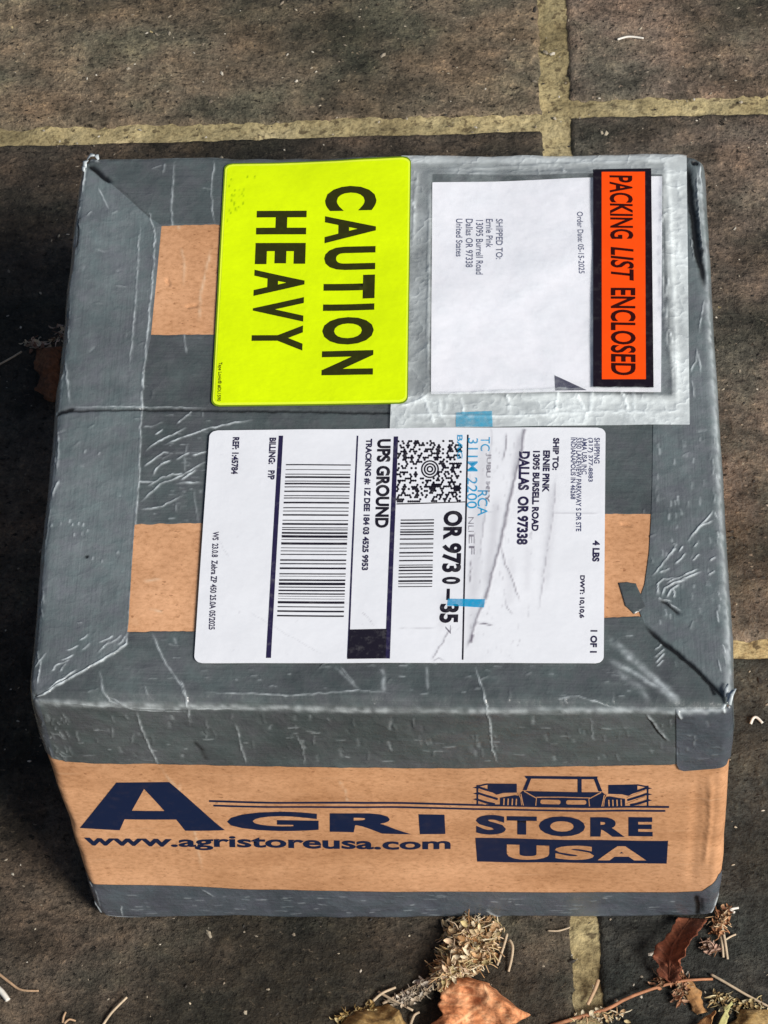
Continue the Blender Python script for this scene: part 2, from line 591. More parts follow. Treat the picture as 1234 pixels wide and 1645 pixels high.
def uv_of(px):
    """unfolded carton coordinates of photo pixels: v < -B_ is the front face"""
    px = np.atleast_2d(np.asarray(px, float))
    out = []
    for q in px:
        res = None
        g = np.array([0., 0.])
        for face in ('top', 'front'):
            lim = B_ + .0
            g = np.array([0., 0.]) if face == 'top' else np.array([0., -B_ - .08])

            def P(g):
                if face == 'top': p = np.array([g[0], g[1], H_])
                else: p = np.array([g[0], -B_, H_ + (g[1] + B_)])
                return project(warp(p))
            for _ in range(12):
                r = P(g) - q
                J = np.stack([(P(g + [1e-5, 0]) - P(g)) / 1e-5, (P(g + [0, 1e-5]) - P(g)) / 1e-5], 1)
                g = g - np.linalg.solve(J, r)
            if face == 'top' and g[1] >= -B_:
                res = g; break
            res = g
        out.append(res)
    return np.array(out)


# ------------------------------------------------------------------ wrinkles: polylines in unfolded coordinates
class Ridges:
    def __init__(self): self.s = []

    def add(self, pts, width=.6, high=.25, pale=.5, cut=0.0, fade=True):
        P = uv_of(pts)
        width = max(.26, width * .54) if cut == 0 and high > .14 else width
        high = high * 1.35 if high > 0 else high
        L = np.concatenate([[0], np.cumsum(np.linalg.norm(np.diff(P, axis=0), axis=1))])
        for i in range(len(P) - 1):
            self.s.append((P[i], P[i + 1], L[i], L[i + 1], L[-1], width * 1e-3, high * 1e-3, pale, cut, fade))
        return self

    def field(self, u, v):
        sh = np.shape(u)
        u = np.ravel(u); v = np.ravel(v)
        z = np.zeros(len(u)); pale = np.zeros(len(u)); cut = np.zeros(len(u))
        wob = fbm(u, v, 420, 2, 77) * .0011
        for a, b, l0, l1, L, wd, hi, pl, ct, fade in self.s:
            m = 4 * wd + .001
            sel = np.where((u > min(a[0], b[0]) - m) & (u < max(a[0], b[0]) + m) & (v > min(a[1], b[1]) - m) & (v < max(a[1], b[1]) + m))[0]
            if len(sel) == 0: continue
            d = b - a; ll = d @ d
            tu = ((u[sel] - a[0]) * d[0] + (v[sel] - a[1]) * d[1]) / ll
            tc = np.clip(tu, 0, 1)
            px_, py_ = u[sel] - a[0] - tc * d[0], v[sel] - a[1] - tc * d[1]
            sd = np.sign(d[0] * py_ - d[1] * px_)
            dist = np.abs(np.hypot(px_, py_) * sd + wob[sel] * .5)
            g = np.exp(-(dist / wd) ** 2)
            along = (l0 + tc * (l1 - l0)) / L
            if fade: g = g * np.clip(np.minimum(along, 1 - along) * 6 + .12, 0, 1)
            br = .25 + 1.35 * (vnoise(u[sel], v[sel], 480, 61) + .5)
            z[sel] = np.where(np.abs(g * hi) > np.abs(z[sel]), g * hi, z[sel])
            pale[sel] = np.maximum(pale[sel], np.clip(g * pl * br, 0, 1))
            cut[sel] = np.maximum(cut[sel], np.clip(g * ct * 1.5, 0, 1))
        return z.reshape(sh), pale.reshape(sh), cut.reshape(sh)


TW = Ridges()
# seam of the two flaps under the middle tape
TW.add([(88, 664), (140, 662), (230, 661), (340, 662), (460, 664), (630, 667)], .6, -.6, .0, .6, False)
TW.add([(118, 657), (180, 656), (240, 657), (330, 658)], .5, .2, .55)
TW.add([(88, 665), (104, 664), (122, 660)], .9, -.5, 0, 1.0)
# edge of the side tape and its mitre
TW.add([(240, 345), (249, 375), (247, 430), (243, 480), (237, 545), (231, 600), (228, 655), (224, 760), (214, 900), (208, 1000), (203, 1035)], .5, .28, .75, 0, False)
TW.add([(226, 360), (222, 420), (219, 480), (214, 540), (208, 600)], .5, .2, .5)
TW.add([(203, 1035), (180, 1052), (140, 1075), (100, 1095), (62, 1118), (48, 1124)], .7, .45, .95, 0, False)
TW.add([(124, 1076), (100, 1090), (76, 1106)], .6, .3, .7)
TW.add([(140, 264), (152, 272), (168, 285), (180, 294)], 1.1, -1.0, 0, 1.0)
TW.add([(182, 296), (205, 314), (232, 342), (250, 358)], .5, -.15, .1, .35)
TW.add([(137, 268), (136, 278), (134, 292), (132, 310)], .9, .4, .9)
TW.add([(158, 260), (150, 252), (142, 252)], .8, .5, .8)
TW.add([(127, 345), (124, 375), (122, 400)], .6, -.3, 0, .5)
TW.add([(158, 303), (166, 318), (174, 337)], .6, .2, .5)
# left bottom stretch marks
for (a, b) in (((204, 1022), (190, 1038)), ((196, 1021), (176, 1036)), ((183, 1023), (160, 1033)), ((176, 1033), (156, 1050)),
               ((142, 1020), (128, 1030)), ((146, 1034), (132, 1046)), ((126, 1038), (108, 1046)), ((118, 1052), (98, 1062)),
               ((112, 1060), (88, 1070)), ((74, 1050), (52, 1072)), ((66, 1060), (60, 1098)), ((90, 1068), (84, 1078)), ((106, 1066), (96, 1078))):
    TW.add([a, ((a[0] + b[0]) / 2, (a[1] + b[1]) / 2 + 1), b], .5, .25, .75)
# marks left of the address label
for pts in ([(236, 726), (250, 714), (272, 703), (299, 690)], [(264, 717), (290, 706), (330, 692), (375, 683), (405, 678)],
            [(232, 752), (250, 738), (263, 729), (272, 729)], [(284, 741), (305, 729)], [(256, 750), (275, 742)], [(308, 734), (333, 728)],
            [(228, 806), (240, 796), (258, 780), (293, 766), (316, 752), (335, 743)], [(238, 782), (262, 769), (270, 768)],
            [(292, 774), (316, 756)], [(228, 820), (262, 815), (292, 800)], [(310, 662), (298, 672), (286, 683)], [(222, 775), (250, 776)],
            [(284, 779), (325, 777)], [(296, 765), (278, 763), (266, 770)], [(246, 765), (252, 755), (262, 745)], [(262, 692), (250, 700)]):
    TW.add(pts, .55, .35, .95)
for pts in ([(302, 712), (296, 740), (300, 770)], [(312, 790), (316, 820), (318, 840)], [(240, 690), (262, 680)]):
    TW.add(pts, .6, .15, .25)
# long thin folds running down to the front edge
TW.add([(245, 1018), (255, 1045), (272, 1075), (290, 1100), (298, 1120), (303, 1142), (305, 1165)], .6, .25, .55)
TW.add([(290, 1092), (297, 1110), (302, 1135)], .5, .25, .6)
TW.add([(160, 1078), (166, 1110), (176, 1128), (214, 1140)], .6, .2, .45)
TW.add([(175, 1122), (215, 1140), (260, 1142), (300, 1145)], .5, .2, .6)
TW.add([(219, 1142), (228, 1170), (240, 1200), (256, 1230)], .55, .3, .6)
TW.add([(378, 1163), (386, 1190), (395, 1225)], .55, .25, .4)
TW.add([(478, 1180), (486, 1200), (490, 1228)], .5, .2, .3)
TW.add([(310, 1190), (325, 1205), (332, 1222)], .9, -.3, .0, .5)
TW.add([(330, 1112), (400, 1113), (470, 1117), (540, 1112), (580, 1110), (625, 1113)], .55, .2, .45)
TW.add([(536, 1072), (560, 1092), (575, 1107)], .9, .15, .4)
TW.add([(546, 1072), (572, 1100)], .6, .15, .3)
TW.add([(615, 1075), (617, 1112)], .8, .12, .35)
TW.add([(686, 1072), (686, 1110)], .5, .12, .3)
TW.add([(764, 1074), (772, 1100), (780, 1125), (787, 1160), (791, 1200), (799, 1222)], .55, .35, .75)
TW.add([(900, 1118), (930, 1120), (960, 1128), (992, 1140)], .5, .2, .5)
TW.add([(896, 1124), (915, 1120)], .5, .2, .5)
TW.add([(950, 1150), (953, 1190)], .5, .15, .25)
# right front: broad scuffs and the dark mitre gap
TW.add([(978, 1028), (1010, 1055), (1050, 1090), (1095, 1132)], 1.3, .12, .55)
TW.add([(980, 1062), (1020, 1082), (1060, 1108), (1085, 1128)], 1.0, .12, .45)
TW.add([(990, 1078), (1030, 1108), (1042, 1128)], 1.2, .1, .3)
TW.add([(1035, 1005), (1060, 1030), (1090, 1052), (1120, 1078), (1146, 1102), (1168, 1124)], .8, -.9, 0, 1.0)
TW.add([(1140, 1098), (1150, 1116)], .7, -.6, 0, .8)
TW.add([(1038, 1145), (1050, 1160), (1060, 1175), (1074, 1188)], .7, .5, .85)
TW.add([(1043, 1152), (1056, 1172), (1070, 1190)], .6, -.4, 0, .6)
TW.add([(1088, 1142), (1096, 1152)], .9, .5, .9)
TW.add([(1166, 1128), (1164, 1142), (1166, 1148)], 1.4, .5, 1.0)
TW.add([(1064, 1036), (1052, 1046)], .5, .35, .9); TW.add([(1068, 1044), (1052, 1058)], .5, .35, .9)
TW.add([(1068, 1052), (1054, 1066)], .5, .35, .9); TW.add([(1066, 1062), (1056, 1072)], .5, .3, .8)
# right: bunched stretch marks
for pts in ([(1048, 926), (1062, 912), (1075, 895), (1088, 876)], [(1060, 922), (1075, 914)], [(1085, 908), (1102, 890)], [(1105, 872), (1118, 856), (1130, 842), (1146, 822)],
            [(1108, 866), (1122, 850), (1145, 838)], [(1112, 902), (1124, 892)], [(1070, 938), (1086, 932), (1102, 924), (1122, 915)],
            [(1074, 944), (1096, 932), (1126, 920)], [(1056, 958), (1058, 940), (1066, 932), (1086, 930)], [(1064, 960), (1068, 946), (1080, 940), (1104, 932)],
            [(1072, 962), (1078, 950), (1092, 940)], [(1084, 962), (1084, 952), (1080, 946)], [(1138, 925), (1148, 918)], [(1140, 902), (1150, 896)], [(1056, 962), (1064, 966), (1078, 968)],
            [(1090, 888), (1098, 880)], [(1078, 890), (1086, 882)], [(1114, 880), (1120, 874)]):
    TW.add(pts, .5, .4, .95)
TW.add([(1060, 964), (1075, 975), (1092, 990)], .6, -.4, 0, .7)
TW.add([(1070, 970), (1085, 978), (1094, 984)], .5, .4, .8)
# right back: loose gaping tape edge
TW.add([(1103, 258), (1105, 290), (1111, 330), (1116, 370), (1122, 410), (1130, 440), (1133, 465)], 1.5, -1.4, 0, 1.0)
TW.add([(1110, 262), (1118, 260), (1124, 262)], 1.4, -1.0, 0, 1.0)
TW.add([(1120, 275), (1120, 310), (1124, 360), (1128, 400), (1131, 425)], .6, .6, .7)
TW.add([(1127, 262), (1124, 282), (1129, 300)], 1.0, .5, .8)
TW.add([(1110, 380), (1113, 400), (1116, 422)], .5, .3, .6)
TW.add([(1133, 480), (1127, 505), (1123, 535)], .5, .35, .7)
TW.add([(1120, 560), (1118, 580), (1110, 600)], .5, .3, .65); TW.add([(1121, 568), (1126, 600)], .5, .3, .6)
TW.add([(1112, 612), (1116, 640)], .5, .3, .55)
# left edge folds, top left folds
TW.add([(104, 575), (108, 605), (112, 650)], .6, .3, .5)
TW.add([(92, 690), (95, 730), (92, 760)], .6, .35, .6); TW.add([(96, 772), (90, 785), (84, 800)], .6, .35, .7)
TW.add([(82, 812), (76, 840), (72, 880)], .6, .25, .4)
TW.add([(280, 260), (278, 290), (276, 330), (277, 365), (288, 400), (290, 440)], .6, .2, .5)
TW.add([(345, 258), (340, 300), (341, 340), (346, 360)], .5, .2, .5)
TW.add([(296, 525), (298, 550), (300, 570)], .5, .2, .45)
for q in ((85, 842), (98, 840), (113, 836), (118, 842), (128, 840), (134, 842), (120, 858), (132, 856), (142, 852), (150, 896), (165, 900), (138, 724), (160, 728), (190, 886)):
    TW.add([q, (q[0] - 1.5, q[1] + 6)], .5, .25, .6)
TW.add([(138, 894), (141, 898)], .7, -.3, 0, .9)
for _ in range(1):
    TW.add([(58, 1131), (200, 1134), (420, 1139), (640, 1142), (860, 1142), (1060, 1142), (1164, 1142)], 1.6, .05, .42, 0, False)  # bright highlight of the front edge, painted as a pale band along with its wear
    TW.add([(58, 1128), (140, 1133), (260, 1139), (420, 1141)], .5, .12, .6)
    TW.add([(1126, 300), (1136, 420), (1146, 560), (1154, 700), (1163, 860), (1170, 1000), (1174, 1110)], 1.8, .05, .42, 0, False)  # right edge lightened the same way: painted highlight and wear
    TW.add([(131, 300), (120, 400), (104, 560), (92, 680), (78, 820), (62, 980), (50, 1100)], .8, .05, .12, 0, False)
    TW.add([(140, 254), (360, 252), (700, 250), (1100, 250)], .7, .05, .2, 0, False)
for _ in range(26):                                  # small puckers beside edges painted with highlight and wear
    x = random.uniform(1148, 1166); y = random.uniform(700, 1100)
    TW.add([(x + (y - 900) * .03, y), (x + (y - 900) * .03 + random.uniform(-2, 6), y + random.uniform(8, 22))], .5, .3, random.uniform(.3, .8))
for _ in range(16):
    f = random.random(); x = 122 - 74 * f; y = 330 + 760 * f
    TW.add([(x + 6, y), (x + random.uniform(2, 10), y + random.uniform(10, 26))], .5, .3, random.uniform(.2, .5))
for _ in range(26):
    x = random.uniform(66, 110); y = random.uniform(1140, 1215)
    TW.add([(x, y), (x + random.uniform(-2, 12), y + random.uniform(4, 14))], .45, .3, random.uniform(.08, .28))
for _ in range(190):                                 # fine short wrinkles all over the tape
    x, y = random.uniform(70, 1160), random.uniform(260, 1125)
    if 335 < x < 980 and y < 1068: continue
    a = random.choice((random.gauss(-.5, .25), random.gauss(1.5, .2), random.gauss(.1, .15))); l = random.uniform(6, 20)
    TW.add([(x, y), (x + l * .5 * math.cos(a) + random.uniform(-1, 1), y + l * .5 * math.sin(a)), (x + l * math.cos(a), y + l * math.sin(a))], .5, random.choice((.22, .28, -.2)), random.uniform(.05, .3))
for _ in range(90):                                  # crosswise puckers of the front fold
    x, y = random.uniform(60, 1160), random.uniform(1146, 1215)
    TW.add([(x, y), (x + random.uniform(-3, 6), y + random.uniform(5, 18))], .6, random.choice((.2, -.2)), random.uniform(.0, .2))
# random thread-wise stretch marks
for _ in range(110):
    x, y = random.uniform(235, 1040), random.uniform(1022, 1118)
    if random.random() < .35: x, y = random.uniform(226, 330), random.uniform(668, 845)
    l = random.uniform(5, 16)
    TW.add([(x, y), (x + l, y + random.uniform(-1, 1))], .35, .16, random.uniform(.12, .4))
for _ in range(50):
    x, y = random.uniform(1055, 1150), random.uniform(700, 1000)
    l = random.uniform(5, 14)
    TW.add([(x, y), (x + random.uniform(-1, 1), y + l)], .35, .12, random.uniform(.12, .4))
for _ in range(44):
    x, y = random.uniform(80, 1150), random.uniform(1165, 1225)
    l = random.uniform(6, 22)
    TW.add([(x, y), (x + l, y + random.uniform(-1.5, 1.5))], .4, .14, random.uniform(.1, .3))

LW = Ridges()
LW.add([(1118, 1436), (1122, 1455), (1120, 1474)], 1.1, -.6, 0, .9)
LW.add([(1126, 1440), (1127, 1470)], .8, -.4, 0, .5)
LW.add([(144, 1452), (152, 1462), (160, 1474)], .9, .5, 1.0)
LW.add([(160, 1474), (195, 1476), (240, 1477)], .8, .3, .8)
LW.add([(152, 1430), (158, 1445), (160, 1460)], .5, .25, .4); LW.add([(194, 1455), (197, 1474)], .5, .2, .5)
LW.add([(325, 1430), (335, 1436), (345, 1441)], .6, .2, .6); LW.add([(138, 1420), (146, 1428)], .6, .3, .6)
LW.add([(1140, 1474), (1150, 1468), (1158, 1456), (1164, 1440)], 1.2, .4, .9)
LW.add([(780, 1462), (795, 1470), (806, 1474)], 1.2, .2, .5)
for _ in range(70):
    x, y = random.uniform(170, 1100), random.uniform(1438, 1470)
    LW.add([(x, y), (x + random.uniform(6, 24), y + random.uniform(-1.5, 1.5))], .4, .12, random.uniform(.08, .3))

# ------------------------------------------------------------------ the parcel: carton
parcel = link(bpy.data.objects.new('parcel', None))
parcel.empty_display_size = .05
tag(parcel, 'square brown cardboard parcel wrapped in grey tape with shipping labels on top', 'parcel')

KW = Ridges()
for pts in ([(256, 1232), (300, 1290), (310, 1320), (325, 1400)], [(545, 1255), (555, 1270), (559, 1290)], [(290, 1260), (285, 1285), (300, 1310)],
            [(236, 440), (248, 470)], [(292, 400), (296, 420), (296, 460)], [(340, 400), (328, 450), (322, 480), (320, 520)], [(285, 350), (288, 370)],
            [(230, 935), (260, 932)], [(240, 980), (262, 984)]):
    KW.add(pts, .5, .07, .45)

KW.add([(1121, 1246), (1117, 1320), (1112, 1400), (1110, 1425)], 2.2, -.45, 0); KW.add([(1142, 1246), (1140, 1320), (1132, 1390)], 2.0, .4, .0)
mb = MB()
for face in range(6):
    NP = 420 if face in (0, 3) else 90
    s = np.linspace(-1, 1, NP); S, T = np.meshgrid(s, s, indexing='ij')
    # crowd the rows towards the rounded edges
    S = np.sign(S) * (1 - (1 - np.abs(S)) ** 1.35); T = np.sign(T) * (1 - (1 - np.abs(T)) ** 1.35)
    if face < 2: p = np.stack([S * A_, T * B_, np.full_like(S, H_ if face == 0 else 0)], -1)
    elif face < 4: p = np.stack([S * A_, np.full_like(S, B_ if face == 2 else -B_), (T + 1) / 2 * H_], -1)
    else: p = np.stack([np.full_like(S, A_ if face == 4 else -A_), S * B_, (T + 1) / 2 * H_], -1)
    if face in (0, 3):
        fu, fv = p[..., 0], p[..., 1] if face == 0 else -B_ - (H_ - p[..., 2])
        z, pale, _ = KW.field(fu, fv)
        g1 = np.minimum(TW.field(fu, fv)[0], 0) + np.minimum(LW.field(fu, fv)[0], 0)
        z = z + 1.25 * g1 - .00035 * (g1 < -.00004)
    else: z = pale = np.zeros_like(S)
    V = surf_p(p, z).reshape(-1, 3)
    fc = grid_faces(NP, NP)
    if face in (1, 2, 4): fc = [f[::-1] for f in fc]
    if face == 0: fc = [f[::-1] for f in fc]
    if face == 1: pass
    mb.add(V, fc, crease=pale.ravel())
carton = mb.build('carton', M['kraft'], parcel)
import bmesh
bm = bmesh.new(); bm.from_mesh(carton.data)
bmesh.ops.remove_doubles(bm, verts=bm.verts, dist=1e-6)
bmesh.ops.recalc_face_normals(bm, faces=bm.faces)
bm.to_mesh(carton.data); bm.free()


# ------------------------------------------------------------------ patches laid on the carton
def resample(P, n):
    L = np.concatenate([[0], np.cumsum(np.linalg.norm(np.diff(P, axis=0), axis=1))])
    q = np.linspace(0, L[-1], n)
    return np.stack([np.interp(q, L, P[:, 0]), np.interp(q, L, P[:, 1])], 1)


def patch(name, Apx, Bpx, mat, off, ridges=None, res=.00046, swap=False, uvspace=False, edge=True, extra=None, parent=parcel, lie=None):
    """sheet between polyline A (upper) and polyline B (lower), both left to right"""
    A = np.array(Apx) if uvspace else uv_of(Apx)
    Bq = np.array(Bpx) if uvspace else uv_of(Bpx)
    la = np.linalg.norm(np.diff(A, axis=0), axis=1).sum()
    lb = np.linalg.norm(np.diff(Bq, axis=0), axis=1).sum()
    n = max(6, int(max(la, lb) / res)); A = resample(A, n); Bq = resample(Bq, n)
    k = max(6, int(np.linalg.norm(A - Bq, axis=1).max() / res))
    t = np.linspace(0, 1, k)[:, None, None]
    UV = (1 - t) * A[None] + t * Bq[None]
    jit = fbm(UV[..., 0], UV[..., 1], 300, 2, 91) * .0006
    tt = t[..., 0]
    if edge:
        UV = UV.copy()
        UV[..., 1] += jit * (np.exp(-tt / .02) + np.exp(-(1 - tt) / .02))
    o = off(UV[..., 0], UV[..., 1]) if callable(off) else np.full(UV.shape[:2], off)
    pale = cut = np.zeros(UV.shape[:2]); z = 0
    if ridges is not None:
        z, pale, cut = ridges.field(UV[..., 0], UV[..., 1])
    o = o + z
    if edge:                                        # let the border lie down on what is below
        i = np.arange(k)[:, None]; j = np.arange(n)[None, :]
        d = np.minimum(np.minimum(i, k - 1 - i), np.minimum(j, n - 1 - j))
        o = np.where(d == 0, np.minimum(o, o * .25), o)
    if lie is not None:
        dd = np.abs(UV[..., 0] - UV[lie:lie + 1 if lie >= 0 else None, :, 0]) if lie == 0 else np.abs(UV[..., 0] - UV[-1:, :, 0])
        o = o - .00024 * np.exp(-dd / .0016)
    V = surf(UV[..., 0], UV[..., 1], o)
    fc = [f[::-1] for f in grid_faces(k, n)]
    mbx = MB()
    uvl = UV.reshape(-1, 2)
    mbx.add(V.reshape(-1, 3), fc, uv=uvl, crease=pale.ravel(), cut=cut.ravel(), **({} if extra is None else extra(UV)))
    return mbx.build(name, mat, parent)


def uvp(*pts): return uv_of(pts)


EDGE = A_ + .0
zf = lambda v: np.array(v)
# middle strip over the flap seam
u0 = uv_of([(200, 545)])[0]
mL = uv_of([(135, 541), (1150, 536)]); mR = uv_of([(120, 850), (1155, 822)])
mL[0, 0] = mR[0, 0] = -A_ - .02; mL[1, 0] = mR[1, 0] = A_ + .02
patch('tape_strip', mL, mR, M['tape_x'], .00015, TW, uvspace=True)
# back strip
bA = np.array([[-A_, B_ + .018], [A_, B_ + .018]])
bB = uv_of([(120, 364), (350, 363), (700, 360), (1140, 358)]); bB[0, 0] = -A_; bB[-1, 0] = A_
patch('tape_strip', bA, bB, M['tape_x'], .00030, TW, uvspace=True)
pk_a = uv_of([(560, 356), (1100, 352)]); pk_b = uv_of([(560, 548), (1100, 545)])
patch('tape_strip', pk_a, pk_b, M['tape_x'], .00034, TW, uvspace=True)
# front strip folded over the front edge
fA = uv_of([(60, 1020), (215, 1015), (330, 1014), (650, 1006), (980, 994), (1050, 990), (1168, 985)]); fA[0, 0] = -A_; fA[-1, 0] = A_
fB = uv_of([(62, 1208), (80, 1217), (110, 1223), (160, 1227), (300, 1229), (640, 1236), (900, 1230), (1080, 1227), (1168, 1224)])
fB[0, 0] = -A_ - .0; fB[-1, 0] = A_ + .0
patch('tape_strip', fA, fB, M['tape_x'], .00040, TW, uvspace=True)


# side strips: mitred at their ends, folded over the side edges
def side(pts_in, sgn, off):
    I = uv_of(pts_in)
    O = I.copy(); O[:, 0] = sgn * (A_ + .022)
    O[0, 1] = min(O[0, 1], B_ - .001)
    return (O, I) if sgn < 0 else (I, O)


def patch_cols(name, Lq, Rq, mat, off, ridges, **kw):
    """like patch, with the borders given top to bottom"""
    return patch(name, Lq, Rq, mat, off, ridges, uvspace=True, **kw)


Lin = uv_of([(137, 258), (175, 292), (240, 350), (260, 364), (254, 430), (248, 490), (243, 545), (232, 600), (228, 660), (222, 780), (213, 900), (207, 1000), (203, 1036), (140, 1076), (47, 1121)])
Lout = np.stack([np.linspace(-A_ - .020, -A_ - .020, 40), np.linspace(Lin[0, 1], Lin[-1, 1], 40)], 1)
vs = np.linspace(Lin[0, 1], Lin[-1, 1], 400)
Lin_u = np.interp(-vs, -Lin[:, 1], Lin[:, 0])
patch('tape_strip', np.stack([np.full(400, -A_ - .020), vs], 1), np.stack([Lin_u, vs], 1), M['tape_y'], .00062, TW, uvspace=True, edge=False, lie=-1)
Rin = uv_of([(1108, 256), (1104, 262), (1064, 330), (1052, 420), (1050, 600), (1048, 780), (1046, 840), (1043, 890), (1036, 940), (1024, 975), (1036, 1006), (1090, 1054), (1145, 1103), (1172, 1128)])
vs = np.linspace(Rin[0, 1], Rin[-1, 1], 400)
Rin_u = np.interp(-vs, -Rin[:, 1], Rin[:, 0])
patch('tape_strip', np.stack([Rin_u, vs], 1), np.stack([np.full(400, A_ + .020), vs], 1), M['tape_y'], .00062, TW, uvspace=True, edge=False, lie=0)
# ends of the front strip turned round the upright edges
for sg, nm in ((-1, 'L'), (1, 'R')):
    q = uv_of([(70, 1214)] if sg < 0 else [(1168, 1226)])[0]
    xs = np.linspace(sg * (A_ - .004), sg * (A_ + .014), 24)
    if sg > 0: up_, dn_ = np.stack([xs, np.full(24, -B_ - .0006)], 1), np.stack([xs, np.full(24, q[1])], 1)
    else: up_, dn_ = np.stack([xs[::-1], np.full(24, -B_ - .0006)], 1), np.stack([xs[::-1], np.full(24, q[1])], 1)
    patch('tape_end', up_, dn_, M['tape_low'], .00052, TW, uvspace=True, edge=False)
# end of the right strip folded onto the front
tA = uv_of([(1086, 1150), (1166, 1150)]); tA[:, 1] = -B_ - .001; tA[1, 0] = A_ + .0015
tB = uv_of([(1087, 1224), (1091, 1233), (1098, 1236), (1150, 1233), (1160, 1230), (1165, 1222)])
tB = np.clip(tB, -A_ + .0005, A_ - .0005) if False else tB
tB[-1, 0] = A_ + .0015; tB[-2, 0] = A_ - .0008
patch('tape_tab', tA, tB, M['tape_low'], .00075, TW, uvspace=True, edge=False)
# low strip round the foot of the carton
lA = uv_of([(118, 1408), (128, 1416), (150, 1421), (260, 1424), (420, 1428), (640, 1432), (900, 1434), (1085, 1433), (1128, 1430), (1142, 1420), (1152, 1408)])
lA[0, 0] = -A_; lA[-1, 0] = A_
lA = np.concatenate([[[-A_ - .012, lA[0, 1]]], lA, [[A_ + .012, lA[-1, 1]]]])
lB = np.array([[-A_ - .012, -B_ - H_ + .0008], [A_ + .012, -B_ - H_ + .0008]])
patch('tape_strip', lA, lB, M['tape_low'], .00025, LW, uvspace=True, edge=False)
# torn scrap of tape over the kraft window, and ragged ends at the corners
sA = uv_of([(993, 938), (1008, 936), (1022, 940)]); sB = uv_of([(1004, 974), (1018, 988), (1040, 978)])
patch('tape_scrap', sA, sB, M['tape_x'], .0006, TW, uvspace=True)

# ------------------------------------------------------------------ print, labels


def shape_rect(corners, rad, res):
    """rounded rectangle grid; corners BL(tl) order: top-left, top-right, bottom-right, bottom-left in photo pixels"""
    q = uv_of(corners)
    h = (np.linalg.norm(q[3] - q[0]) + np.linalg.norm(q[2] - q[1])) / 2
    wd = (np.linalg.norm(q[1] - q[0]) + np.linalg.norm(q[2] - q[3])) / 2
    k = int(h / res) + 2; n = int(wd / res) + 2
    # rows crowd in the rounded ends
    t = np.linspace(0, 1, k)
    t = np.unique(np.concatenate([t, np.linspace(0, rad / h, 9), 1 - np.linspace(0, rad / h, 9)]))
    k = len(t)
    y = t * h
    e = np.minimum(y, h - y)
    ins = np.where(e < rad, rad - np.sqrt(np.maximum(rad ** 2 - (rad - e) ** 2, 0)), 0) / wd
    s = np.linspace(0, 1, n)[None, :]
    S = ins[:, None] + s * (1 - 2 * ins[:, None])
    T = np.repeat(t[:, None], n, 1)
    P = (1 - T)[..., None] * ((1 - S)[..., None] * q[0] + S[..., None] * q[1]) + T[..., None] * ((1 - S)[..., None] * q[3] + S[..., None] * q[2])
    return P


def sheet(name, corners, rad, mat, off, ridges=None, res=.0012, thick=True, parent=parcel, drop=.00025, **attrs):
    P = shape_rect(corners, rad, res)
    k, n = P.shape[:2]
    z = pale = cut = np.zeros((k, n))
    if ridges is not None: z, pale, cut = ridges.field(P[..., 0], P[..., 1])
    o = off(P[..., 0], P[..., 1]) if callable(off) else np.full((k, n), off)
    V = surf(P[..., 0], P[..., 1], o + z)
    mbx = MB()
    ex = {a: f(P).ravel() for a, f in attrs.items()}
    mbx.add(V.reshape(-1, 3), [f[::-1] for f in grid_faces(k, n)], uv=P.reshape(-1, 2), crease=pale.ravel(), cut=cut.ravel(), **ex)
    if thick:
        idx = np.arange(k * n).reshape(k, n)
        loop = np.concatenate([idx[0, :], idx[1:, -1], idx[-1, -2::-1], idx[-2:0:-1, 0]])
        UVl = P.reshape(-1, 2)[loop]
        lo = surf(UVl[:, 0], UVl[:, 1], (o + z).ravel()[loop] - drop)
        top = V.reshape(-1, 3)[loop]
        m = len(loop)
        mbx.add(np.concatenate([top, lo]), [(i, (i + 1) % m, (i + 1) % m + m, i + m) for i in range(m)])
    return mbx.build(name, mat, parent)


_tc = {}


def glyphs(s, bold, shear=0.0):
    key = (s, bold, shear)
    if key in _tc: return _tc[key]
    cu = bpy.data.curves.new('glyphs', 'FONT')
    cu.body = s; cu.size = 1.0; cu.offset = bold; cu.resolution_u = 4; cu.shear = shear
    o = bpy.data.objects.new('glyphs', cu)
    SC.collection.objects.link(o)
    dg = bpy.context.evaluated_depsgraph_get()
    me = bpy.data.meshes.new_from_object(o.evaluated_get(dg))
    v = np.array([x.co[:2] for x in me.vertices]); f = [tuple(p.vertices) for p in me.polygons]
    bpy.data.objects.remove(o); bpy.data.curves.remove(cu); bpy.data.meshes.remove(me)
    mn, mx = v.min(0), v.max(0)
    v = (v - mn) / (mx - mn)
    _tc[key] = (v, f)
    return v, f


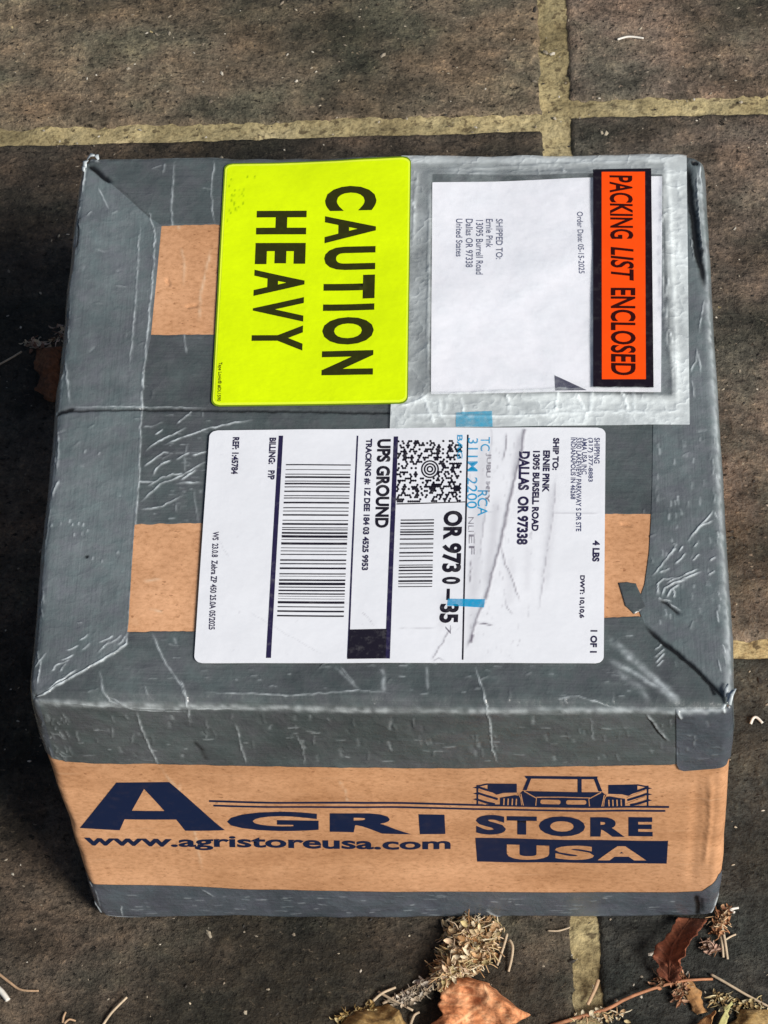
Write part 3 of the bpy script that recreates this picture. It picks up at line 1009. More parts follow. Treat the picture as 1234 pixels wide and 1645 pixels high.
class Print:
    """ink lying on a sheet: text, bars and outlines placed by the photo's measurements"""

    def __init__(self, off, lift=.00009, ridges=None):
        self.mb = MB(); self.off = off; self.lift = lift; self.r = ridges

    def _put(self, uv, faces, big=.0035):
        pts = [tuple(q) for q in uv]; fs2 = []
        work = [tuple(f) for f in faces]
        cache = {}
        while work:
            f = work.pop()
            if len(f) > 3:
                L = max(math.dist(pts[f[i]], pts[f[(i + 1) % len(f)]]) for i in range(len(f)))
                if L > big:
                    work += [(f[0], f[i], f[i + 1]) for i in range(1, len(f) - 1)]
                else: fs2.append(f)
                continue
            ls = [math.dist(pts[f[i]], pts[f[(i + 1) % 3]]) for i in range(3)]
            i = int(np.argmax(ls))
            if ls[i] <= big: fs2.append(f); continue
            a, b, c = f[i], f[(i + 1) % 3], f[(i + 2) % 3]
            key = (min(a, b), max(a, b))
            if key not in cache:
                pts.append(((pts[a][0] + pts[b][0]) / 2, (pts[a][1] + pts[b][1]) / 2)); cache[key] = len(pts) - 1
            m = cache[key]
            work += [(a, m, c), (m, b, c)]
        uv = np.array(pts); faces = fs2
        o = self.off(uv[:, 0], uv[:, 1]) if callable(self.off) else np.full(len(uv), self.off)
        if self.r is not None: o = o + np.maximum(self.r.field(uv[:, 0], uv[:, 1])[0], 0)
        V = surf(uv[:, 0], uv[:, 1], o + self.lift)
        # keep faces pointing outwards
        fs = []
        for f in faces:
            a, b, c = uv[f[0]], uv[f[1]], uv[f[2]]
            cr = (b[0] - a[0]) * (c[1] - a[1]) - (b[1] - a[1]) * (c[0] - a[0])
            fs.append(f if cr > 0 else tuple(f[::-1]))
        self.mb.add(V, fs)

    def quad(self, q, n=1, m=1):
        q = uv_of(q)
        s = np.linspace(0, 1, n + 1); t = np.linspace(0, 1, m + 1)
        S, T = np.meshgrid(s, t)
        P = ((1 - T) * (1 - S))[..., None] * q[0] + ((1 - T) * S)[..., None] * q[1] + (T * S)[..., None] * q[2] + (T * (1 - S))[..., None] * q[3]
        self._put(P.reshape(-1, 2), grid_faces(m + 1, n + 1))
        return self

    def text(self, s, bl, br, tr, tl, bold=.0, shear=0.0):
        v, f = glyphs(s, bold, shear)
        q = uv_of([bl, br, tr, tl])
        S, T = v[:, :1], v[:, 1:]
        P = (1 - T) * ((1 - S) * q[0] + S * q[1]) + T * ((1 - S) * q[3] + S * q[2])
        self._put(P, f)
        return self

    def down(self, s, xb, xt, y0, y1, bold=.0, lean=0.0, shear=0.0):
        """text read from the back of the carton to the front; xb baseline, xt top of letters, lean = x shift at its end"""
        return self.text(s, (xb, y0), (xb + lean, y1), (xt + lean, y1), (xt, y0), bold, shear)

    def poly(self, outer, holes=()):
        loops = [np.asarray(outer, float)] + [np.asarray(h, float) for h in holes]
        tri = tessellate_polygon([[Vector((x, y, 0)) for x, y in lp] for lp in loops])
        P = uv_of(np.concatenate(loops))
        self._put(P, [tuple(t) for t in tri])
        return self

    def stroke(self, pts, wpx, w2=None):
        pts = np.asarray(pts, float)
        w2 = wpx if w2 is None else w2
        n = len(pts)
        d = np.gradient(pts, axis=0); d /= np.linalg.norm(d, axis=1, keepdims=True)
        nr = np.stack([-d[:, 1], d[:, 0]], 1)
        ws = np.linspace(wpx, w2, n)[:, None] / 2
        P = uv_of(np.concatenate([pts + nr * ws, pts - nr * ws]))
        self._put(P, [(i, i + 1, i + 1 + n, i + n) for i in range(n - 1)])
        return self

    def build(self, name, mat, parent): return self.mb.build(name, mat, parent, smooth=True)


# --- yellow label
def sm(x): x = np.clip(x, 0, 1); return x * x * (3 - 2 * x)


cq = [(361, 265), (661, 257), (656, 656), (340, 658)]
c_uv = uv_of([(360, 460), (660, 455)])
off_c = lambda u, v: .0009 + .0007 * sm((u - c_uv[0, 0]) / (c_uv[1, 0] - c_uv[0, 0]) * 2 - 1)
caution = sheet('caution_label', cq, .0032, M['yellow_edge'], off_c, drop=.00012)
caution['label'] = 'fluorescent yellow caution label with rounded corners'
sheet('label_rim', [(363, 267), (659.5, 259), (654.5, 654), (342.5, 656)], .0030, M['yellow_rim'], lambda u, v: off_c(u, v) + .00008, thick=False, parent=caution)
CW = Ridges()
for _ in range(26):
    x, y = random.gauss(378, 8), random.gauss(318, 14)
    CW.add([(x, y), (x + random.uniform(-1, 2), y + random.uniform(2, 6))], .25, .0, 0, random.uniform(.4, .9))
for q in ((398, 285), (409, 286), (372, 290)): CW.add([q, (q[0] + 1, q[1] + 5)], .25, 0, 0, .7)
sheet('label_face', [(366, 270), (657, 262), (652, 650.5), (345.5, 652.5)], .0026, M['yellow'], lambda u, v: off_c(u, v) + .00016, CW, res=.0006, thick=False, parent=caution)
p = Print(lambda u, v: off_c(u, v) + .00016)
# CAUTION: one letter at a time so that the gaps match
for ch, y0, y1, b in (('C', 304, 344, .045), ('A', 352, 395, .035), ('U', 401, 438.5, .045), ('T', 447, 485.5, .045), ('I', 494, 504.5, .045), ('O', 515, 560, .045), ('N', 570, 609.5, .045)):
    f = (y0 - 304) / 306; f1 = (y1 - 304) / 306
    p.text(ch, (524 - 6.5 * f - (1 if ch in 'CO' else 0), y0), (524 - 6.5 * f1, y1), (606 - 6 * f1, y1), (606 - 6 * f, y0), b)
for ch, y0, y1, b in (('H', 343, 380.5, .045), ('E', 394, 428, .045), ('A', 437, 480, .035), ('V', 482, 522, .035), ('Y', 528, 568.5, .035)):
    f = (y0 - 343) / 226; f1 = (y1 - 343) / 226
    p.text(ch, (413.5 - 9 * f, y0), (413.5 - 9 * f1, y1), (493.5 - 7 * f1, y1), (493.5 - 7 * f, y0), b)
p.build('lettering', M['olive'], caution)
p = Print(lambda u, v: off_c(u, v) + .00016)
p.down('Tape Logic\u00ae #DL1590', 351, 358.5, 587, 650, .015, -2.5)
p.build('fine_print', M['olive'], caution)

# --- packing list pouch
slipoff = .00085
fold_a, fold_b = uv_of([(700, 500), (945, 405)])


def slipo(u, v):
    d = fold_b - fold_a; L = np.linalg.norm(d); d = d / L
    w_ = (u - fold_a[0]) * d[1] - (v - fold_a[1]) * d[0]
    return slipoff + .0006 * np.exp(-(w_ / .011) ** 2) + .0002 * (fbm(u, v, 22, 2, 55) + .5)


PW = Ridges()
pouch = link(bpy.data.objects.new('packing_list_pouch', None), parcel)
pouch.empty_display_size = .02
sheet('packing_slip', [(695, 297), (1064, 286), (1062, 632), (693, 639)], .0004, M['slip'],
      lambda u, v: slipo(u, v), res=.0012, parent=pouch)
p = Print(slipo)
for s, xb, xt, y0, y1 in (('SHIPPED TO:', 797, 808, 355, 421), ('Ernie Pink', 781, 792, 355, 402), ('13095 Burrell Road', 765, 776.5, 357, 447),
                          ('Dallas OR 97338', 748.5, 760, 355, 435), ('United States', 733, 743.5, 355, 417)):
    p.down(s, xb, xt, y0, y1, .012, 0)
p.build('address_print', M['grey_text'], pouch); p = Print(slipo)
p.down('Order Date: 05-15-2025', 927, 936.5, 345, 445, .012, 3)
p.build('date_print', M['grey_text'], pouch)

FW = Ridges()
for pts, wd, hi, pl in (([(664, 279), (760, 275), (900, 268), (1070, 262)], .8, .25, .10), ([(1070, 262), (1074, 300), (1080, 420), (1086, 560), (1088, 662)], .9, .3, .12),
                        ([(630, 672), (700, 674), (760, 676), (850, 674), (960, 668), (1100, 665)], .7, .3, .3), ([(672, 280), (668, 320), (664, 400)], .8, .35, .18),
                        ([(662, 325), (668, 345), (664, 370)], .6, .3, .4), ([(676, 640), (686, 655), (693, 675), (700, 690)], .7, .4, .5),
                        ([(707, 648), (708, 676)], .6, .4, .5), ([(717, 646), (716, 668)], .6, .35, .4), ([(742, 646), (745, 672)], .6, .4, .5),
                        ([(815, 640), (819, 655), (818, 674)], .6, .45, .55), ([(897, 636), (893, 668)], .6, .45, .55), ([(927, 640), (940, 666)], .6, .35, .4),
                        ([(952, 636), (949, 670)], .6, .45, .6), ([(998, 634), (1010, 664)], .7, .4, .5), ([(1017, 634), (1019, 664)], .6, .4, .4),
                        ([(1064, 290), (1063, 400), (1066, 500), (1072, 560), (1080, 580)], .7, .5, .3), ([(1062, 365), (1068, 352), (1072, 346)], .5, .4, .5),
                        ([(1076, 450), (1070, 480), (1072, 530), (1082, 560)], .6, .45, .5), ([(1088, 290), (1092, 320)], .5, .3, .4), ([(1092, 390), (1088, 420)], .5, .3, .4),
                        ([(640, 660), (670, 652), (690, 642)], .7, .35, .4), ([(700, 641), (760, 640), (860, 636), (960, 632), (1064, 630)], .7, .5, .35),
                        ([(898, 270), (910, 284)], .5, .25, .4), ([(691, 300), (690, 420), (689, 560), (690, 640)], .8, .5, .12)):
    FW.add(pts, wd, hi, pl)
for _ in range(46):
    x = random.uniform(650, 1100); y = 683 - (x - 650) * .02 + random.uniform(-13, 3)
    FW.add([(x, y), (x + random.uniform(-2, 14), y + random.uniform(-2, 2))], .4, .2, random.uniform(.1, .3))
sq = uv_of([(695, 297), (1064, 286), (1062, 632), (693, 639)])
su0, su1 = sq[:, 0].min(), sq[:, 0].max(); sv0, sv1 = sq[:, 1].min(), sq[:, 1].max()


def film_off(u, v):
    inside = sm((u - su0 + .006) / .006) * sm((su1 + .004 - u) / .004) * sm((v - sv0 + .004) / .004) * sm((sv1 + .004 - v) / .004)
    return .00125 + .0009 * inside + .00025 * fbm(u, v, 60, 2, 71)


ed = uv_of([(660, 255), (1103, 249), (1108, 684), (627, 696)])


def milk(P):
    u, v = P[..., 0], P[..., 1]
    vt, vb, ur = uv_of([(900, 268)])[0, 1], uv_of([(900, 640)])[0, 1], uv_of([(1074, 450)])[0, 0]
    jw = .0016 * fbm(u, v, 120, 3, 23)
    seal = np.maximum(np.maximum(sm((v - vt + jw) / .002), sm((vb - v + jw) / .002)), sm((u - ur + jw) / .002))
    inner = sm((u - su0 + .0004) / .0008) * sm((su1 - u + .0004) / .0008) * sm((v - sv0 + .0004) / .0008) * sm((sv1 - v + .0004) / .0008)
    m = .36 + .26 * seal - .29 * inner
    m = m + .22 * fbm(u, v, 55, 4, 19) * (1 - .7 * inner)
    return m


sheet('pouch_film', [(645, 255), (1103, 249), (1108, 685), (627, 696)], .0003, M['film'], film_off, FW, res=.0007, thick=False, parent=pouch, milk=milk)
fo = lambda u, v: film_off(u, v) + .0001
band = sheet('printed_band', [(953, 278), (1046, 275), (1050, 629), (953, 631)], .0003, M['band_black'], fo, res=.0015, thick=False, parent=pouch)
p = Print(fo, .00012)
p.quad([(966.5, 284), (1036, 282.5), (1037.5, 616), (967, 618)], 12, 40)
p.build('band_panel', M['band_orange'], pouch)
p = Print(fo, .00024)
p.down('PACKING', 979, 1016, 290, 392, .022, 1.5)
p.down('LIST', 981, 1018, 405, 459, .02, .5, .18)
p.down('ENCLOSED', 981, 1021, 470.5, 611, .022, 0.5)
p.build('lettering', M['band_text'], pouch)
p = Print(slipo)
p.poly([(891, 609), (943, 632.5), (892, 633.5)])
p.build('printed_triangle', M['indigo'], pouch)

# --- white shipping label
SW = Ridges()
_add = SW.add
SW.add = lambda pts, wd=.5, hi=.1, pl=0, ct=0.0, fade=True: _add(pts, wd * .62, hi * .6, pl, min(1, ct * .95), fade)
SW.add([(843, 698), (836, 740), (824, 790), (812, 840), (805, 880), (793, 920), (781, 968)], .9, .25, 0, .55, False)
SW.add([(820, 800), (816, 830), (808, 868), (800, 892)], .8, .1, 0, .45)
SW.add([(781, 968), (770, 990), (764, 1006), (756, 1030), (750, 1045)], .8, .2, 0, .5)
SW.add([(763, 1006), (792, 1009)], .5, .1, 0, .7); SW.add([(759, 1022), (755, 1038)], 1.1, .1, 0, .7)
SW.add([(806, 884), (812, 912), (824, 940), (836, 972)], .5, .15, 0, .45); SW.add([(812, 976), (824, 992)], .4, .1, 0, .35)
SW.add([(893, 770), (890, 830), (880, 890), (872, 940), (866, 985)], .5, .12, 0, .32); SW.add([(814, 702), (813, 730), (808, 748)], .5, .1, 0, .5)
SW.add([(880, 830), (925, 832), (968, 830)], .4, .1, 0, .18); SW.add([(715, 1066), (705, 1060), (695, 1068)], .4, .0, 0, .3)
SW.add([(728, 1012), (715, 1030), (694, 1066)], .4, .1, 0, .45); SW.add([(640, 1013), (700, 1014)], .4, 0, 0, .18)
SW.add([(345, 860), (370, 905)], .3, 0, 0, .12); SW.add([(400, 985), (440, 1010), (520, 1055)], .3, 0, 0, .12); SW.add([(580, 985), (603, 1010)], .3, 0, 0, .25)
SW.add([(788, 780), (780, 830), (775, 870), (770, 920)], .5, .08, 0, .28); SW.add([(758, 905), (754, 945)], .5, .08, 0, .5)
SW.add([(764, 830), (800, 830)], .4, 0, 0, .15); SW.add([(778, 832), (776, 860), (772, 900)], .4, 0, 0, .3); SW.add([(370, 740), (390, 760)], .6, 0, 0, .08)
SW.add([(788, 690), (790, 720), (786, 760)], .6, 0, 0, .2)
for pts, wd, ct in (([(778, 700), (774, 780), (768, 860), (762, 950), (756, 1050)], 4.0, .13), ([(800, 800), (792, 870), (780, 960)], 3.0, .16), ([(890, 780), (884, 860), (872, 960)], 3.0, .12),
                    ([(822, 900), (818, 980)], 3.0, .09), ([(836, 700), (824, 780)], 2.0, .2), ([(716, 960), (708, 1020)], 2.5, .08), ([(850, 880), (846, 960)], 2.5, .08)):
    SW.add(pts, wd, 0, 0, ct)
for _ in range(90):
    x = random.uniform(752, 860); y = random.uniform(705, 1055)
    SW.add([(x, y), (x + random.uniform(-2, 2), y + random.uniform(4, 16))], .3, 0, 0, random.uniform(.06, .3))
for _ in range(40):
    x = random.uniform(345, 960); y = random.uniform(705, 1055)
    SW.add([(x, y), (x + random.uniform(-6, 6), y + random.uniform(1, 5))], .25, 0, 0, random.uniform(.04, .18))
shipoff = lambda u, v: .00125 + 0 * u
ship = sheet('shipping_label', [(338, 697), (973, 692), (970, 1069), (312, 1067)], .0030, M['white'], shipoff, SW, res=.0006)
ship['label'] = 'white carrier address label with barcodes and rounded corners'


def lx(x, y):
    """vertical rules lean with the left border: offset of a point down the label"""
    return x


p = Print(shipoff, ridges=SW)
p.quad([(449, 706), (456, 706), (436, 1060), (428, 1060)], 1, 10)                     # thick rule
p.quad([(633.5, 708), (640.5, 708), (627, 1062), (619, 1062)], 1, 10)                 # thick rule by the service name
p.quad([(574, 706), (576.5, 706), (561, 1060), (558, 1060)], 1, 10)
p.build('ruled_line', M['indigo'], ship)
p = Print(shipoff, ridges=SW)
p.quad([(751, 705.5), (753.5, 705.5), (745, 1064), (742.5, 1064)], 1, 14)
p.quad([(638, 814), (748, 812.5), (748, 814), (638, 816)], 6, 1)
p.build('ruled_line', M['black'], ship)
p = Print(shipoff, .00013, SW)
p.quad([(562, 1015), (622, 1015), (620, 1062), (558.5, 1062)], 4, 4)
p.build('black_square', M['black'], ship)

# barcodes: bars at the photo's positions (enlargement of 3.428), thickness in the same pixels
p = Print(shipoff, ridges=SW)
for y, hgt in ((248, 7), (275, 4), (300, 5), (316, 11), (338, 5), (352, 10), (370, 6), (394, 8), (418, 5), (431, 6), (456, 10), (484, 6), (502, 5), (523, 9), (552, 5),
               (572, 11), (592, 5), (603, 6), (621, 11), (640, 15), (657, 4), (679, 14), (703, 4), (720, 5), (739, 6), (770, 9), (790, 7), (815, 11), (845, 7), (858, 3), (879, 10),
               (899, 15), (917, 6), (935, 9), (953, 8), (966, 3), (980, 3), (999, 14), (1023, 6), (1047, 10), (1072, 9)):
    f = (y - 248) / 824
    yy = 680 + y / 3.428; hh = hgt / 3.428 * .92 / 2
    x0 = 460.5 - 14.5 * f; x1 = 564.5 - 11.5 * f
    p.quad([(x0, yy - hh), (x1, yy - hh + 1), (x1, yy + hh + 1), (x0, yy + hh)], 8, 1)
p.build('barcode', M['black'], ship)
p = Print(shipoff, ridges=SW)
for y, hgt in ((553, 7), (571, 10), (587, 6), (607, 6), (620, 10), (634, 8), (659, 8), (683, 5), (690, 4), (709, 6), (735, 9), (754, 5), (778, 8), (803, 5), (815, 8), (832, 9), (850, 6), (868, 8),
               (890, 11), (904, 4), (920, 5)):
    f = (y - 553) / 367
    yy = 680 + y / 3.428; hh = hgt / 3.428 * .92 / 2
    x0 = 644.5 - 4 * f; x1 = 698 - 3 * f
    p.quad([(x0, yy - hh), (x1, yy - hh), (x1, yy + hh), (x0, yy + hh)], 4, 1)
p.build('barcode', M['black'], ship)

# round-centred matrix mark: loose random hexagons and a bullseye
p = Print(shipoff, ridges=SW)
cx, cy = 691.5, 760.5
rr = random.Random(3)
cells = {}
for r in range(30):
    for c in range(30):
        x = 641 + (c + (.5 if r % 2 else 0)) * 3.43; y = 716 + r * 3.28
        d = math.hypot((x - cx), (y - cy))
        if d < 16.5: continue
        if rr.random() < .45: cells[(r, c)] = (x + (716 - y) * .03, y)
for (r, c), (x, y) in cells.items():
    p.poly([(x + 2.0 * math.cos(a * math.pi / 3), y + 2.0 * math.sin(a * math.pi / 3)) for a in range(6)])
for (r, c), (x, y) in cells.items():
    for q in ((r, c + 1), (r + 1, c), (r + 1, c - 1 + 2 * (r % 2) if r % 2 else c - 1)):
        if q in cells and rr.random() < .7:
            p.stroke([(x, y), cells[q]], 2.3)
for r0, r1 in ((3.0, 5.4), (7.4, 9.9), (12.0, 14.4)):
    ang = np.linspace(0, 2 * np.pi, 40)
    ring = np.concatenate([np.stack([cx + r0 * np.cos(ang), cy + r0 * np.sin(ang) * .98], 1), np.stack([cx + r1 * np.cos(ang), cy + r1 * np.sin(ang) * .98], 1)])
    U = uv_of(ring)
    p._put(U, [(i, i + 1, i + 41, i + 40) for i in range(39)])
p.build('matrix_mark', M['black'], ship)

p = Print(shipoff, ridges=SW)
p.down('UPS GROUND', 607, 629, 712, 854, .045, -4)
p.build('service_lettering', M['black'], ship); p = Print(shipoff, ridges=SW)
p.down('OR 973', 713, 744, 827, 926, .045, -3)
p.down('0', 711, 740.5, 933, 945, .045, -.5)
p.quad([(718.5, 952), (723.5, 952), (723, 970), (717.5, 970)])
p.down('35', 707.5, 738, 976, 1006, .045, -1.5)
p.build('routing_code', M['black'], ship)

p = Print(shipoff, ridges=SW)
p.down('TRACKING #: 1Z DEE 184 03 4525 9953', 588, 599, 711, 922, .045, -7)
p.build('lettering_line', M['indigo'], ship); p = Print(shipoff, ridges=SW)
p.down('DALLAS  OR 97338', 834, 852, 732, 882, .045, -4)
p.build('lettering_line', M['indigo'], ship); p = Print(shipoff, ridges=SW)
p.down('ERNIE PINK', 873, 884, 730, 798, .045, -1.5)
p.build('lettering_line', M['indigo'], ship); p = Print(shipoff, ridges=SW)
p.down('13095 BURSELL ROAD', 856.5, 868, 731, 860, .045, -2.5)
p.build('lettering_line', M['indigo'], ship); p = Print(shipoff, ridges=SW)
p.down('SHIP TO:', 889, 899, 709.5, 762, .045, -1.5)
p.build('lettering_line', M['indigo'], ship); p = Print(shipoff, ridges=SW)
p.down('4 LBS', 952.5, 964, 874, 908, .045, -1)
p.build('lettering_line', M['indigo'], ship); p = Print(shipoff, ridges=SW)
p.down('1 OF 1', 949, 960, 1017, 1053, .045, -1)
p.build('lettering_line', M['indigo'], ship); p = Print(shipoff, ridges=SW)
p.down('DWT: 10,10,6', 931, 940, 930, 998, .045, -1)
p.build('lettering_line', M['indigo'], ship); p = Print(shipoff, ridges=SW)
p.down('REF: 1:45784', 375, 386, 708, 767, .042, -3)
p.build('lettering_line', M['indigo'], ship); p = Print(shipoff, ridges=SW)
p.down('BILLING:   P/P', 434, 445, 709, 776, .042, -3)
p.build('lettering_line', M['indigo'], ship); p = Print(shipoff, ridges=SW)
p.down('WS  23.0.8  Zebra ZP 450 25.0A 05/2025', 343, 353, 859, 1015, .025, -7)
p.build('lettering_line', M['indigo'], ship)
p = Print(shipoff, ridges=SW)
for s, xb, xt, y0, y1 in (('SHIPPING', 955, 964, 708.5, 750), ('(317) 377-8883', 944, 953, 708.5, 780), ('AMA USA INC', 935, 943.5, 708.5, 768),
                          ('5350 LAKEVIEW PARKWAY S DR STE', 926, 934.5, 708.5, 860), ('INDIANAPOLIS IN 46268', 917.5, 925.5, 708.5, 809)):
    p.down(s, xb, xt, y0, y1, .02, -.5)
p.build('return_address', M['grey_text'], ship)

# cyan stamp lettering across label and pouch
p = Print(shipoff, .00012, SW)
p.down('311M 2200', 752.5, 769, 711, 824, .006, -2)
p.down('TC', 773, 788, 709, 732, .006, -.5)
p.down('RCA', 768, 784, 795, 836, .006, 0)
p.down('BAG', 735, 744, 706, 745, .02, 0)
p.build('stamp_print', M['blue'], ship)
p = Print(shipoff, .00013, SW)
p.quad([(720, 968), (780, 969), (778, 982), (719, 979)], 6, 1)
p.build('stamp_bar', M['blue'], ship)
p = Print(shipoff, .00013, SW)
p.down('JUBU MLY', 781, 790, 735, 815, .042, -3)
p.build('smudged_print', M['faint'], ship); p = Print(shipoff, .00013, SW)
p.down('EF', 754, 763, 866, 898, .0, 0)
p.build('smudged_print', M['faint'], ship); p = Print(shipoff, .00013, SW)
p.down('7', 716, 725, 1010, 1024, .0, 0)
p.build('smudged_print', M['faint'], ship); p = Print(shipoff, .00013, SW)
p.down('NLI', 753, 762, 838, 862, .0, 0)
p.build('smudged_print', M['faint'], ship)
FL = film_off
p = Print(lambda u, v: film_off(u, v) + .0001, .00012, FW)
p.quad([(733, 670), (791, 667), (792, 692.5), (733, 693)], 30, 14)
p.build('stamp_block', M['blue_light'], pouch)

# --- print on the front of the carton
KP = lambda: Print(.00002, .00010)
kx = lambda x, y, ox: (ox + x / 3.428, 1230 + y / 3.428)
front = KP()
front.poly([kx(x, y, 120) for x, y in ((28, 350), (230, 95), (520, 95), (828, 354), (610, 354), (560, 295), (275, 295), (248, 352))],
           [[kx(x, y, 120) for x, y in ((315, 250), (382, 132), (495, 250))]])
front.text('G', (365, 1335), (512, 1335.5), (512, 1304), (365, 1303), .05)
front.text('R', (530, 1336), (661, 1339), (661, 1307), (530, 1306), .05)
front.poly([kx(x, y, 440) for x, y in ((797, 270), (940, 272), (945, 375), (805, 373))])
front.build('name_print', M['navy'], parcel)
web = KP()
web.text('www.agristoreusa.com', (135, 1364), (724, 1371), (724, 1346.5), (134.5, 1341.5), .028)
web.build('web_address_print', M['navy'], parcel)
rl = KP()
rl.stroke([(336, 1287), (430, 1288.5), (557, 1289.5), (660, 1292), (760, 1293.5), (900, 1294), (1075, 1294.5)], 3.0)
rl.stroke([(343, 1294), (430, 1295.5), (560, 1296.5), (660, 1298.5), (760, 1300), (900, 1300.5), (1069, 1300.5)], 2.8)
rl.build('ruled_line', M['navy'], parcel)
st = KP()
e = lambda x, y: (740 + x / 3.428, 1230 + y / 3.428)
for ch, x0, x1, y0, y1, b in (('S', 85, 250, 272, 383, .05), ('T', 255, 420, 278, 380, .05), ('O', 432, 686, 274, 384, .05), ('R', 715, 905, 277, 384, .05), ('E', 925, 1058, 275, 379, .05)):
    st.text(ch, e(x0, y1), e(x1, y1), e(x1, y0), e(x0, y0), b)
st.poly([e(82, 402), e(1143, 405), e(1135, 535), e(92, 533)])
st.build('store_print', M['navy'], parcel)
us = Print(.00002, .00020)
for ch, x0, x1, b in (('U', 255, 488, .055), ('S', 520, 735, .055), ('A', 755, 1022, .045)):
    us.text(ch, e(x0, 517), e(x1, 517), e(x1, 436), e(x0, 436), b)
us.build('knockout_lettering', M['kraft'], parcel)

em = KP(); eh = Print(.00002, .00020)
em.poly([e(*q) for q in ((352, 52), (755, 52), (752, 67), (362, 67))])
mir = lambda q: (1124 - q[0], q[1])
for sgn in (0, 1):
    g_ = (lambda q: e(*q)) if sgn == 0 else (lambda q: e(*mir(q)))
    em.poly([g_(q) for q in ((372, 60), (390, 64), (364, 132), (343, 132))])
    em.poly([g_(q) for q in ((150, 97), (310, 97), (310, 146), (235, 150), (198, 160), (150, 132))])       # wheel
    for dy in (0, 34, 66):
        pts = [(98, 118 + dy), (140, 132 + dy), (205, 150 + dy)]
        if dy == 66: pts = [(98, 190), (150, 205), (190, 212)]
        em.stroke([g_(q) for q in pts], 3.6)
        eh.stroke([g_((x, y + 14)) for x, y in ((104, 118 + dy), (150, 134 + dy), (205, 154 + dy))] if dy < 66 else [g_(q) for q in ((104, 206), (140, 213))], 1.2)
        em.poly([g_(q) for q in ((68, 122 + dy), (98, 112 + dy), (100, 128 + dy))])
    em.stroke([g_((93, 106)), g_((93, 216))], 2.6)
    em.stroke([g_((95, 112)), g_((150, 100))], 2.4)
    em.poly([g_(q) for q in ((218, 176), (300, 160), (342, 165), (345, 215), (218, 215))])
    for x in (240, 263, 286, 308): eh.stroke([g_((x, 178)), g_((x - 2, 214))], 2.0)
    eh.stroke([g_((332, 150)), g_((346, 215))], 1.6)
    eh.stroke([g_((318, 148)), g_((332, 176)), g_((336, 214))], 1.2)
    eh.stroke([g_((350, 136)), g_((418, 172)), g_((414, 214))], 1.6)
em.poly([e(*q) for q in ((645, 66), (667, 66), (667, 136), (645, 136))])
em.poly([e(*q) for q in ((343, 136), (781, 136), (800, 152), (808, 216), (322, 216), (328, 150))])
eh.stroke([e(418, 167), e(560, 163), e(712, 166)], 1.5)
for x0, x1 in ((440, 550), (582, 692)):
    eh.poly([e(x0 + 8, 179), e(x1 - 8, 179), e(x1, 185), e(x1, 198), e(x1 - 8, 204), e(x0 + 8, 204), e(x0, 198), e(x0, 185)])
em.build('tractor_emblem', M['navy'], parcel)
eh.build('emblem_highlight', M['kraft'], parcel)


# ------------------------------------------------------------------ ragged tape ends at the corners (part of the tape)
def tuft(name, pts, wpx, h):
    mbx = MB()
    for (x0, y0, x1, y1, lift) in pts:
        a = at(x0, y0, h); b = at(x1, y1, h + lift)
        d = b - a; nrm = np.array([-d[1], d[0], 0]); nrm = nrm / (np.linalg.norm(nrm) + 1e-9) * wpx
        m_ = (a + b) / 2 + np.array([0, 0, .0008]) + nrm * .6
        V = [a - nrm, a + nrm, m_ - nrm, m_ + nrm, b - nrm * .5, b + nrm * .5]
        V += [q - np.array([0, 0, .0002]) for q in V]
        mbx.add(V, [(0, 1, 3, 2), (2, 3, 5, 4), (6, 8, 9, 7), (8, 10, 11, 9), (0, 2, 8, 6), (2, 4, 10, 8), (1, 7, 9, 3), (3, 9, 11, 5), (4, 5, 11, 10), (0, 6, 7, 1)],
                crease=np.full(12, .8))
    return mbx.build(name, M['tape_y'], parcel)


tuft('tape_fray', [(1170, 1128, 1178, 1108, .001), (1172, 1132, 1182, 1106, .002), (1168, 1120, 1170, 1098, .001)], .0007, H_ + .0008)
tuft('tape_fray', [(140, 255, 152, 249, .002), (150, 249, 158, 256, .001), (136, 268, 141, 257, .001), (134, 275, 138, 268, .001)], .0009, H_ + .0006)


# ------------------------------------------------------------------ litter on the paving
def tube(mbx, P, r0, r1, sides=6, tone=None):
    P = np.asarray(P, float); n = len(P)
    d = np.gradient(P, axis=0); d /= np.linalg.norm(d, axis=1, keepdims=True) + 1e-12
    up = np.array([0, 0, 1.0])
    a = np.cross(d, up); a /= np.linalg.norm(a, axis=1, keepdims=True) + 1e-12
    b = np.cross(a, d)
    rs = np.linspace(r0, r1, n)
    V = []
    for i in range(n):
        for k in range(sides):
            th = 2 * math.pi * k / sides
            V.append(P[i] + rs[i] * (math.cos(th) * a[i] + math.sin(th) * b[i]))
    F = [(i * sides + k, i * sides + (k + 1) % sides, (i + 1) * sides + (k + 1) % sides, (i + 1) * sides + k) for i in range(n - 1) for k in range(sides)]
    F += [tuple(range(sides))[::-1], tuple((n - 1) * sides + k for k in range(sides))]
    kw = {} if tone is None else {'tone': np.broadcast_to(np.array(tone), (len(V), 3))}
    mbx.add(V, F, **kw)


def smooth_line(px, z, n=14):
    P = np.array([at(x, y, 0) for x, y in px]); zz = np.array(z, float)
    P[:, 2] = zz if len(zz) == len(P) else zz[0]
    t = np.linspace(0, 1, len(P)); q = np.linspace(0, 1, n)
    if len(P) == 2: return np.stack([np.interp(q, t, P[:, i]) for i in range(3)], 1)
    out = []
    for s in q:                                       # Catmull-Rom
        f = s * (len(P) - 1); i = min(int(f), len(P) - 2); u = f - i
        p0, p1, p2, p3 = P[max(i - 1, 0)], P[i], P[i + 1], P[min(i + 2, len(P) - 1)]
        out.append(.5 * ((2 * p1) + (-p0 + p2) * u + (2 * p0 - 5 * p1 + 4 * p2 - p3) * u ** 2 + (-p0 + 3 * p1 - 3 * p2 + p3) * u ** 3))
    return np.array(out)


